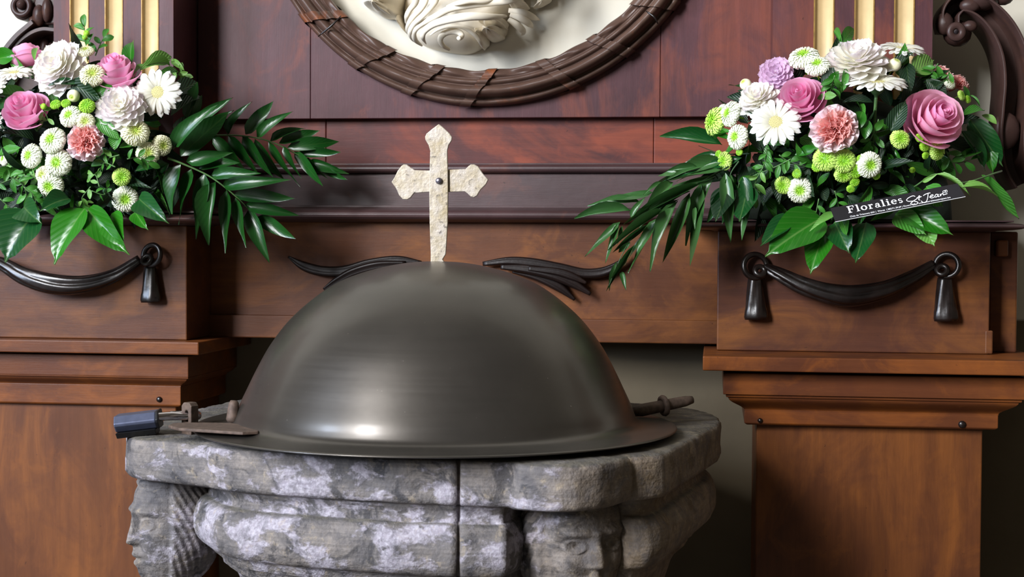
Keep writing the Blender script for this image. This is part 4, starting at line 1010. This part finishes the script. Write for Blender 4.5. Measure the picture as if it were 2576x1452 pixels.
for a, b, w, m in (((238, 248), (292, 178), 46, LSAL), ((330, 160), (334, 98), 46, LSAL), ((352, 176), (432, 142), 24, LLI), ((366, 166), (428, 160), 20, LLI), ((432, 150), (462, 176), 18, LLI), ((388, 200), (452, 178), 24, LSM), ((40, 142), (-14, 150), 50, LSAL), ((52, 372), (-12, 386), 30, LSM), ((30, 262), (-14, 256), 46, LSAD), ((178, 210), (256, 250), 60, LDK), ((240, 296), (300, 350), 36, LSM), ((300, 336), (286, 376), 34, LSM), ((204, 212), (120, 214), 22, LSAD), ((94, 120), (86, 150), 16, LLI), ((336, 360), (300, 372), 24, LSM), ((340, 430), (420, 410), 30, LSAD), ((420, 250), (496, 206), 34, LDK), ((430, 290), (510, 240), 40, LDK), ((440, 330), (500, 300), 50, LDK), ((396, 470), (350, 560), 46, LDK)):
    leafpx(a, b, w, at(*a) + .006, at(*b) - .004, m, B, 'ovate' if w > 40 else 'ellip', None, (random.uniform(-.4, .2), random.uniform(.1, .7)))
for pts, y, s, m, n in (([(222, 150), (216, 110), (212, 62)], -.2, 36, LSM, 8), ([(240, 140), (252, 112), (262, 92)], -.19, 34, LSM, 5), ([(20, 440), (60, 470), (70, 520)], -.29, 38, LSM, 8), ([(-20, 470), (30, 450), (64, 430)], -.28, 34, LSM, 8), ([(100, 450), (60, 440), (20, 410)], -.27, 34, LLI, 8), ([(228, 470), (206, 500), (222, 520)], -.31, 26, LLI, 6), ([(250, 470), (240, 440), (226, 450)], -.31, 24, LLI, 5), ([(230, 480), (262, 490), (270, 470)], -.31, 24, LSM, 5), ([(300, 390), (270, 400), (250, 426)], -.31, 30, LLI, 5), ([(320, 400), (350, 396), (376, 408)], -.31, 34, LSM, 6), ([(100, 262), (120, 300), (96, 306)], -.30, 30, LLI, 6), ([(290, 420), (262, 410), (252, 432)], -.31, 30, LSM, 5), ([(440, 200), (456, 180), (470, 200)], -.2, 30, LLI, 6), ([(0, 500), (30, 530), (40, 560)], -.28, 30, LSM, 6), ([(60, 470), (90, 500), (76, 540)], -.3, 30, LSM, 6), ([(300, 186), (330, 190), (344, 178)], -.27, 30, LLI, 4)):
    sprig(B, pts, y, s, m, 1.8, n)
z1 = lambda x, y: (x / 2.1356, y / 2.1356)
def zl(L, f, off=(0, 0)): return [(L_[0] / f + off[0], L_[1] / f + off[1], L_[2] / f + off[0], L_[3] / f + off[1], L_[4] / f) + tuple(L_[5:]) for L_ in L]
frond(B, [z1(900, 850), z1(985, 882), z1(1130, 950), z1(1260, 1050), z1(1340, 1130), z1(1385, 1175)], -.25, -.20,
      zl([(975, 880, 915, 1150, 90), (1030, 905, 958, 1208, 88), (1100, 930, 1052, 1286, 84), (1160, 975, 1110, 1312, 78), (1218, 1018, 1215, 1362, 68), (1265, 1060, 1326, 1332, 62), (1332, 1128, 1446, 1412, 72), (1000, 868, 1250, 820, 66), (1070, 905, 1290, 872, 60), (1138, 945, 1400, 930, 60), (1198, 995, 1556, 966, 64), (1258, 1046, 1586, 1070, 60), (1312, 1100, 1606, 1158, 56), (1380, 1168, 1590, 1286, 64)], 2.1356), LPAL)
frond(B, [z1(1040, 740), z1(1150, 728), z1(1300, 730), z1(1450, 760), z1(1600, 832), z1(1700, 892), z1(1860, 962)], -.20, -.10,
      zl([(1225, 720, 1347, 545, 56), (1320, 722, 1472, 545, 60), (1382, 738, 1570, 596, 58), (1452, 758, 1640, 685, 48), (1500, 770, 1720, 705, 46), (1545, 795, 1822, 760, 50), (1600, 826, 1835, 820, 44), (1660, 862, 1872, 935, 46), (1140, 735, 1312, 908, 56), (1225, 730, 1388, 935, 54), (1300, 735, 1466, 952, 54), (1370, 745, 1520, 965, 50), (1440, 758, 1612, 1005, 46), (1520, 785, 1620, 960, 40), (1580, 815, 1735, 1000, 44), (1640, 850, 1760, 960, 40), (1720, 905, 1868, 968, 36), (1100, 735, 1250, 590, 50)], 2.1356), LPAL, wr=2.6)
frond(B, [z1(930, 800), z1(1000, 720), z1(1080, 640)], -.24, -.2, zl([(935, 790, 1166, 558, 84), (970, 838, 1226, 606, 92), (1040, 700, 1246, 522, 60), (1000, 640, 1062, 440, 46), (1010, 680, 1085, 510, 50)], 2.1356), LPAL, wr=2.2)
frond(B, [z1(880, 900), z1(900, 960), z1(880, 1080)], -.22, -.2, zl([(910, 880, 820, 960, 60, LSAD), (880, 930, 740, 1080, 80, LDK), (900, 980, 800, 1120, 80, LDK), (960, 1000, 900, 1180, 60, LDK)], 2.1356), LPAL, wr=2.0)

# ================= right arrangement
zsh = Z(553, YRB - .03, 2150)
B2, at, nf = bouquet('arrangement of roses, gerberas, dahlias with long drooping palm and black card on the right pedestal', 2110, 330, 340, 250, -.115, .15, zsh)
foam(B2, 2140, 480, 270, 70, -.185, -.104, 250)
filler(B2, at, 2130, 340, 310, 205, 200, LDK, .05, 66, 9); filler(B2, at, 2170, 450, 210, 90, 90, LDK, .032, 60, 11); filler(B2, at, 1905, 470, 100, 75, 45, LDK, .02, 62, 15)
dahlia(B2, fp(2156, 158, at(2156, 158) + .01), 84 * pxm(-.22), (-.05, -.62, .85), (PW, PWL), 72, 1.85, 'largest white dahlia with lilac tips')
dahlia(B2, fp(1910, 250, at(1910, 250) + .005), 56 * pxm(-.22), (-.35, -.75, .7), (PW, PWL), 56, 1.75, 'white dahlia half behind a rose')
dahlia(B2, fp(1953, 187, at(1953, 187) + .01), 45 * pxm(-.2), (-.15, -1, .3), (PLI, PLI), 46, 1.65, 'small lilac dahlia')
gerbera(B2, fp(1951, 309, at(1951, 309) - .01), 68 * pxm(-.25), (-.1, -1, .42), 'open white gerbera below the rose')
gerbera(B2, fp(2206, 212, at(2206, 212) - .006), 78 * pxm(-.25), (.02, -.34, 1), 'white gerbera seen edge on with its stem', 2.3)
gerbera(B2, fp(2268, 126, at(2268, 126) + .01), 60 * pxm(-.2), (.1, -.36, 1), 'white gerbera at the crown')
rose(B2, fp(2010, 240, at(2010, 240)), 60 * pxm(-.25), (-.34, -1, .55), PPK, 8, 'bright pink rose')
rose(B2, fp(2362, 290, at(2362, 290) - .03), 74 * pxm(-.24), (.52, -1, .36), PPK2, 8, 'large open pink rose')
carnation(B2, fp(2098, 326, at(2098, 326) - .01), 58 * pxm(-.26), (.05, -1, .1), PCB, 'pale edged carnation')
carnation(B2, fp(2366, 196, at(2366, 196) + .05), 34 * pxm(-.15), (.5, -.6, .6), PCB); carnation(B2, fp(2412, 214, at(2412, 214) + .06), 26 * pxm(-.12), (.8, -.5, .5), PCA)
for px, py, r, k, ex in ((2022, 146, 40, 0, (-.1, .6)), (2056, 167, 33, 0, (-.1, .4)), (1799, 306, 38, 1, (-.9, .1)), (1838, 287, 34, 0, (-.9, .1)), (1856, 345, 33, 0, (-.4, -.1)), (1823, 405, 25, 1, (-.4, -.1)), (2076, 400, 32, 1, (-.1, .0)), (2122, 405, 31, 1, (0, 0)), (2186, 415, 34, 0, (.1, -.1)), (2122, 438, 24, 1, (0, -.5)), (2152, 430, 20, 2, (0, -.3)),
                         (1970, 466, 24, 1, (-.2, -.2)), (2012, 478, 34, 0, (.2, 0)), (2264, 350, 26, 1, (-.1, .1)), (2357, 378, 26, 1, (.3, -.2)), (1808, 388, 11, 2, (-.5, 0)), (1860, 383, 10, 2, (0, 0)), (2055, 420, 14, 2, (-.2, 0)), (2165, 400, 11, 2, (0, 0)), (2205, 442, 11, 2, (.3, -.3)), (2005, 437, 13, 2, (0, .2)), (2150, 457, 13, 2, (0, -.2)), (2140, 475, 11, 2, (-.2, -.4)), (2313, 347, 12, 2, (0, .2)), (2325, 368, 14, 2, (.1, 0)), (2328, 391, 10, 2, (.2, -.4)), (2387, 208, 20, 0, (.6, .4)), (2418, 240, 14, 1, (.8, .1)), (2434, 250, 11, 2, (.6, 0)), (1816, 280, 20, 0, (-.7, .4))):
    pom(B2, fp(px, py, at(px, py) - .004), r * .94 * pxm(-.24), nf(px, py, ex), k)
bud(B2, fp(1876, 213, at(1876, 213)), 16 * pxm(-.2), (-.5, -.6, .5), PM[3]); bud(B2, fp(2250, 164, at(2250, 164)), 18 * pxm(-.2), (.4, -.5, .8), PM[3]); bud(B2, fp(2295, 428, at(2295, 428)), 8 * pxm(-.2), (.5, -.8, -.2), PM[2])
for L in (((2070, 548), (1925, 642), 118, LSAL, 0), ((2074, 585), (2038, 688), 76, LSAL, 0), ((1990, 540), (1912, 622), 60, LSAD, 1), ((2100, 560), (2136, 636), 76, LSAD, 0), ((2178, 560), (2152, 664), 74, LSAD, 1), ((2270, 528), (2398, 590), 76, LSAL, 0), ((2252, 540), (2330, 590), 64, LSM, 0), ((2318, 560), (2350, 618), 70, LLI, 0), ((2330, 470), (2372, 520), 60, LSM, 3), ((2120, 540), (2130, 596), 30, LSM, 1), ((1880, 470), (1860, 560), 76, LSAD, 1), ((1830, 470), (1800, 560), 70, LDK, 1)):
    leafpx(L[0], L[1], L[2], -.27, -.305, L[3], B2, 'ovate', L[4], (-.2, .35))
for a, b, w, m in (((2470, 330), (2500, 440), 50, LSAL), ((2420, 330), (2482, 430), 46, LSAD), ((2440, 300), (2524, 420), 64, LSAD), ((2396, 400), (2470, 376), 22, LSM), ((2420, 290), (2478, 276), 30, LSM), ((2470, 290), (2508, 312), 20, LLI), ((2300, 180), (2350, 150), 64, LLI), ((2436, 250), (2424, 216), 18, LSM), ((2440, 240), (2466, 268), 10, LSM), ((2112, 118), (2148, 72), 24, LSM), ((2118, 112), (2098, 74), 14, LSM), ((2110, 130), (2150, 104), 30, LSM), ((1950, 300), (1862, 270), 40, LSAD), ((1800, 350), (1840, 330), 24, LSM), ((1786, 330), (1836, 350), 22, LSAL), ((2070, 220), (2098, 170), 30, LDK), ((2080, 230), (2110, 180), 26, LSAL), ((2120, 230), (2128, 170), 18, LSM), ((2070, 245), (2104, 240), 22, LLI), ((2180, 300), (2176, 350), 30, LSAL), ((2200, 330), (2222, 300), 20, LSM), ((2240, 330), (2280, 250), 50, LDK), ((2170, 280), (2150, 330), 34, LSAL), ((1930, 360), (1990, 352), 22, LSM), ((2000, 390), (2054, 372), 24, LSAL), ((1880, 220), (1832, 214), 16, LSAD), ((2280, 160), (2290, 230), 40, LDK), ((2330, 200), (2380, 250), 40, LDK)):
    leafpx(a, b, w, at(*a) + .004, at(*b) - .006, m, B2, 'ovate' if w > 40 else 'ellip', None, (random.uniform(-.4, .2), random.uniform(.1, .7)))
for pts, y, s, m, n in (([(1990, 400), (1950, 420), (1880, 448)], -.26, 34, LSM, 7), ([(1920, 420), (1900, 460), (1900, 500)], -.26, 36, LLI, 5), ([(1930, 370), (1924, 410), (1904, 440)], -.26, 28, LSM, 6), ([(1960, 390), (1990, 410), (2030, 420)], -.26, 34, LSM, 6), ([(2100, 190), (2092, 220), (2080, 260)], -.26, 34, LSM, 8), ([(2360, 160), (2340, 190), (2330, 220)], -.2, 34, LSM, 9), ([(2390, 180), (2376, 200), (2350, 220)], -.2, 28, LSM, 7), ([(2200, 330), (2180, 370), (2170, 390)], -.25, 30, LSM, 7), ([(2100, 480), (2110, 520), (2120, 580)], -.28, 32, LSM, 7), ([(2210, 300), (2200, 350), (2190, 370)], -.25, 32, LSM, 6), ([(2280, 400), (2250, 400), (2230, 420)], -.24, 30, LSAL, 6), ([(2380, 380), (2400, 410), (2450, 400)], -.2, 34, LSM, 7), ([(2440, 320), (2470, 360), (2500, 370)], -.15, 34, LSM, 6), ([(1860, 460), (1850, 500), (1842, 520)], -.25, 36, LSM, 5), ([(2060, 500), (2050, 550), (2040, 580)], -.27, 34, LSM, 5)):
    sprig(B2, pts, y, s, m, 1.8, n, 'ellip', .42)
# curling blades beside the card
leafpx((2358, 438), (2442, 490), 14, -.28, -.29, LLI, B2, 'lance', 0, (0, 1)); leafpx((2420, 470), (2512, 490), 26, -.29, -.28, LLI, B2, 'lance', 2, (0, .8)); leafpx((2470, 440), (2560, 552), 22, -.22, -.2, LSM, B2, 'lance', 1, (.6, .4)); leafpx((2320, 458), (2360, 436), 12, -.27, -.28, LLI, B2, 'lance', 0)
leafpx((2104, 538), (2036, 580), 22, -.30, -.31, LLI, B2, 'lance', 0, (0, .8)); leafpx((2250, 520), (2190, 556), 22, -.29, -.30, LSM, B2, 'lance', 0)
sweep('flower_stem', cr([fp(2300, 470, -.24), fp(2356, 438, -.27), fp(2420, 460, -.27), fp(2520, 430, -.2)], 20), lambda i, t: circ(.0014, 5), STEM, B2)
z2 = lambda x, y: (1440 + x / 2.0167, y / 2.0167); z4 = lambda x, y: (1440 + x / 3.822, 380 + y / 3.822); zo2 = (1440, 0)
def zl4(L): return [(1440 + a / 3.822, 380 + b / 3.822, 1440 + c / 3.822, 380 + d / 3.822, w / 3.822) + tuple(e) for a, b, c, d, w, *e in L]
frond(B2, [z4(1500, 150), z4(1250, 290), z4(1000, 440), z4(760, 620), z4(560, 850), z4(430, 1100), z4(350, 1300)], -.24, -.30,
      zl4([(1440, 110, 1000, 290, 70), (1440, 180, 860, 300, 76), (1390, 240, 700, 420, 60), (1250, 310, 480, 700, 76), (1130, 385, 640, 720, 76), (1020, 465, 420, 830, 80), (900, 570, 340, 940, 60), (740, 700, 380, 980, 50), (970, 300, 690, 560, 90), (770, 395, 330, 470, 70), (655, 490, 140, 520, 84), (570, 575, 10, 635, 88), (460, 680, 120, 1020, 80), (440, 690, 315, 1085, 60),
           (1360, 250, 1075, 910, 130), (1240, 320, 1130, 1110, 110), (1130, 400, 865, 1080, 110), (1010, 480, 735, 1150, 120), (820, 640, 540, 1180, 110), (700, 800, 500, 1100, 60), (600, 900, 320, 1350, 44), (470, 1160, 515, 1340, 50), (480, 720, 430, 900, 40), (560, 880, 440, 980, 50), (430, 1060, 350, 1350, 40), (560, 640, 700, 440, 60), (860, 300, 680, 420, 40), (1000, 200, 820, 240, 50), (1200, 150, 900, 190, 60)]), LPAM, wr=2.4)
frond(B2, [z4(1600, 100), z4(1530, 200), z4(1500, 300)], -.26, -.27, zl4([(1470, 210, 1520, 880, 130), (1700, 300, 1625, 870, 90), (1530, 230, 1500, 480, 90), (1640, 250, 1740, 560, 110, LSAD), (1560, 300, 1440, 700, 160, LSAD), (1500, 380, 1290, 690, 120, LSAD), (1180, 540, 1175, 760, 44)]), LPAM, wr=2.2)
frond(B2, [z2(900, 780), z2(760, 780), z2(640, 740)], -.2, -.14, zl([(760, 735, 440, 684, 64, LSAD), (860, 800, 560, 880, 50, LSAD), (740, 780, 500, 870, 60, LSAD), (700, 820, 420, 930, 50, LSAD), (640, 830, 380, 960, 44, LSAD), (780, 830, 480, 900, 44)], 2.0167, zo2), LPAM, wr=2.2)

# ================= black florist's card with its lettering
BLKC = plain('black_card', '17161a', .42, 0, .08); WHT = plain('white_print', 'f4f4f4', .6, 0, .02)
cBL, cBR, cTL = fp(2101, 558, -.325), fp(2428.6, 494.3, -.325), fp(2089, 524, -.305)
cTR = cTL + (cBR - cBL) * .985
CARD = thing('florist_card', 'narrow black card with white lettering tucked into the right arrangement', 'card', cBL.lerp(cBR, .5))
nu = (cBR - cBL).normalized(); nw = nu.cross(cTL - cBL).normalized()
if nw.y > 0: nw = -nw
prism('card_sheet', [cBL, cBR, cTR, cTL], -nw * .0008, BLKC, CARD)
prism('card_edge', [cBL - (cTL - cBL) * .015, cBR - (cTL - cBL) * .015, cBR, cBL], -nw * .0008, WHT, CARD)
CL = (cBR - cBL).length; vv = (cTL - cBL); vv = vv - nu * 0; CHh = vv.length
def card(u, v): return cBL + (cBR - cBL) * u + vv * v + nw * .0004
def quads(name, strokes, parent=CARD):
    """strokes: list of polygons in card units"""
    vs = []; fs = []
    for i, pl in enumerate(strokes):
        b = len(vs); vs += [card(u, v) + nw * (.00002 * (i % 7)) for u, v in pl]; fs.append(tuple(range(b, b + len(pl))))
    return mk(name, vs, fs, WHT, parent)
AS = CHh / CL                     # to keep letter shapes true
def stroke(pts, w, mul=None):
    """pen stroke as quads; pts in (x,y) letter units, w widths"""
    out = []; n = len(pts)
    L = []; R = []
    for i, p in enumerate(pts):
        a = pts[max(0, i - 1)]; b = pts[min(n - 1, i + 1)]; dx, dy = b[0] - a[0], b[1] - a[1]; l = max(1e-6, sqrt(dx * dx + dy * dy)); ww = w[i] if isinstance(w, (list, tuple)) else w
        L.append((p[0] - dy / l * ww / 2, p[1] + dx / l * ww / 2)); R.append((p[0] + dy / l * ww / 2, p[1] - dx / l * ww / 2))
    return [[L[i], R[i], R[i + 1], L[i + 1]] for i in range(n - 1)]
def rect(x0, y0, x1, y1): return [[(x0, y0), (x1, y0), (x1, y1), (x0, y1)]]
def arc(cx, cy, rx, ry, a0, a1, thick, thin, n=18):
    pts = []; w = []
    for i in range(n + 1):
        a = radians(a0 + (a1 - a0) * i / n); pts.append((cx + rx * cos(a), cy + ry * sin(a))); w.append(thin + (thick - thin) * abs(cos(a)))
    return stroke(pts, w)
G = {}
G['F'] = (.78, rect(.12, 0, .30, 1) + rect(.02, 0, .42, .08) + rect(.02, .92, .74, 1) + rect(.66, .70, .74, 1) + rect(.3, .48, .56, .56) + rect(.50, .38, .57, .66))
G['l'] = (.40, rect(.12, 0, .28, 1) + rect(.02, 0, .38, .07) + rect(.03, .93, .2, 1))
G['i'] = (.40, rect(.12, 0, .28, .66) + rect(.02, 0, .38, .07) + rect(.03, .59, .2, .66) + arc(.2, .86, .05, .05, 0, 360, .10, .10, 10))
G['o'] = (.66, arc(.33, .34, .25, .30, 0, 360, .16, .07, 26))
G['r'] = (.54, rect(.12, 0, .28, .66) + rect(.02, 0, .40, .07) + rect(.03, .59, .2, .66) + arc(.40, .40, .13, .22, 160, 60, .08, .10) + arc(.46, .55, .03, .03, 0, 360, .09, .09, 8))
G['a'] = (.62, arc(.28, .19, .17, .16, 0, 360, .12, .06, 20) + rect(.38, .06, .53, .46) + arc(.33, .45, .14, .17, 0, 150, .12, .07) + rect(.50, 0, .62, .07) + arc(.2, .50, .03, .03, 0, 360, .08, .08, 8))
G['e'] = (.60, arc(.31, .34, .23, .30, 0, 318, .15, .07, 24) + rect(.12, .33, .56, .40))
G['s'] = (.50, arc(.25, .48, .14, .14, 40, 270, .11, .08) + arc(.25, .19, .15, .15, 90, -150, .12, .08) + rect(.36, .50, .41, .66) + rect(.09, .0, .14, .17))
def word(name, txt, u0, v0, hgt, track=.06, slope=0):
    pol = []; x = 0
    k = AS * hgt
    for ch in txt:
        w, g = G[ch]
        for pl in g: pol.append([(u0 + (x + a) * k, v0 + b * hgt) for a, b in pl])
        x += w + track
    return quads(name, pol), u0 + x * k
def fit(name, txt, u0, u1, v0, hgt):
    tot = sum(G[c][0] for c in txt); tr = ((u1 - u0) / (AS * hgt) - tot) / (len(txt) - 1); return word(name, txt, u0, v0, hgt, tr)
fit('word_lettering', 'Floralies', .118, .545, .40, .48)
# the handwritten half of the name
def script(name, strokes, wd):
    pol = []
    for pts in strokes:
        P = [(v.x, v.y) for v in cr([(a, b, 0) for a, b in pts], 10 * len(pts))]
        pol += stroke(P, wd)
    return quads(name, [[(a, b) for a, b in pl] for pl in pol])
def cuv(x, y):                     # notes taken on an enlarged view (x right, y down) -> card u,v
    p0, p1, p3 = (375, 733), (1893, 437), (320, 575)
    ax_, ay_ = p1[0] - p0[0], p1[1] - p0[1]; bx, by = p3[0] - p0[0], p3[1] - p0[1]; dx, dy = x - p0[0], y - p0[1]; det = ax_ * by - ay_ * bx
    return ((dx * by - dy * bx) / det, (ax_ * dy - ay_ * dx) / det)
def pen(name, strokes, wz):
    pol = []
    for pts in strokes:
        P = [(v.x, v.y) for v in cr([(a, b, 0) for a, b in pts], 9 * len(pts))]
        for q in stroke(P, wz): pol.append([cuv(*p) for p in q])
    return quads(name, pol)
pen('script_lettering', [[(1318, 438), (1290, 432), (1240, 455), (1216, 482), (1240, 496), (1300, 494), (1345, 508), (1330, 528), (1295, 536), (1262, 524), (1290, 496), (1340, 462), (1364, 432), (1372, 442), (1356, 474), (1372, 482)], [(1335, 455), (1362, 450), (1392, 440)],
                     [(1412, 430), (1440, 412), (1476, 400), (1496, 398)], [(1470, 402), (1462, 450), (1448, 490), (1426, 510), (1402, 508), (1384, 490)], [(1480, 448), (1520, 434), (1524, 420), (1504, 424), (1490, 446), (1506, 458), (1540, 446)],
                     [(1580, 416), (1562, 414), (1544, 436), (1556, 448), (1578, 430), (1586, 414), (1582, 440), (1598, 438)], [(1606, 410), (1610, 434), (1620, 414), (1638, 406), (1644, 422), (1660, 416), (1690, 406)]], 8)
pen('badge', [[(1642, 376), (1640, 396), (1660, 393)], [(1642, 376), (1684, 364), (1688, 388), (1676, 392)], [(1676, 370), (1666, 374), (1668, 396)], [(1660, 384), (1676, 380)]], 5)
def small(name, txt, u0, u1, v0):
    cu = bpy.data.curves.new(name, 'FONT'); cu.body = txt; cu.size = 1; tmp = bpy.data.objects.new(name, cu); C.objects.link(tmp)
    bpy.context.view_layer.update(); me = bpy.data.meshes.new_from_object(tmp); bpy.data.objects.remove(tmp)
    xs = [v.co.x for v in me.vertices]; w = max(xs); kx = (u1 - u0) / w; ky = .155
    off = rootloc(CARD)
    for v in me.vertices: v.co = card(u0 + v.co.x * kx, v0 + v.co.y * ky) - off
    me.materials.clear(); me.materials.append(WHT); o = bpy.data.objects.new(name, me); C.objects.link(o); o.parent = CARD
small('address_lettering', 'Ch\u00e9e de Tirlemont 65A |  Wanze  | 085/71.39.69 | Ouvert 7j/7', .120, .625, .085); small('address_lettering', 'www.floraliessaintjean.be', .648, .892, .085)
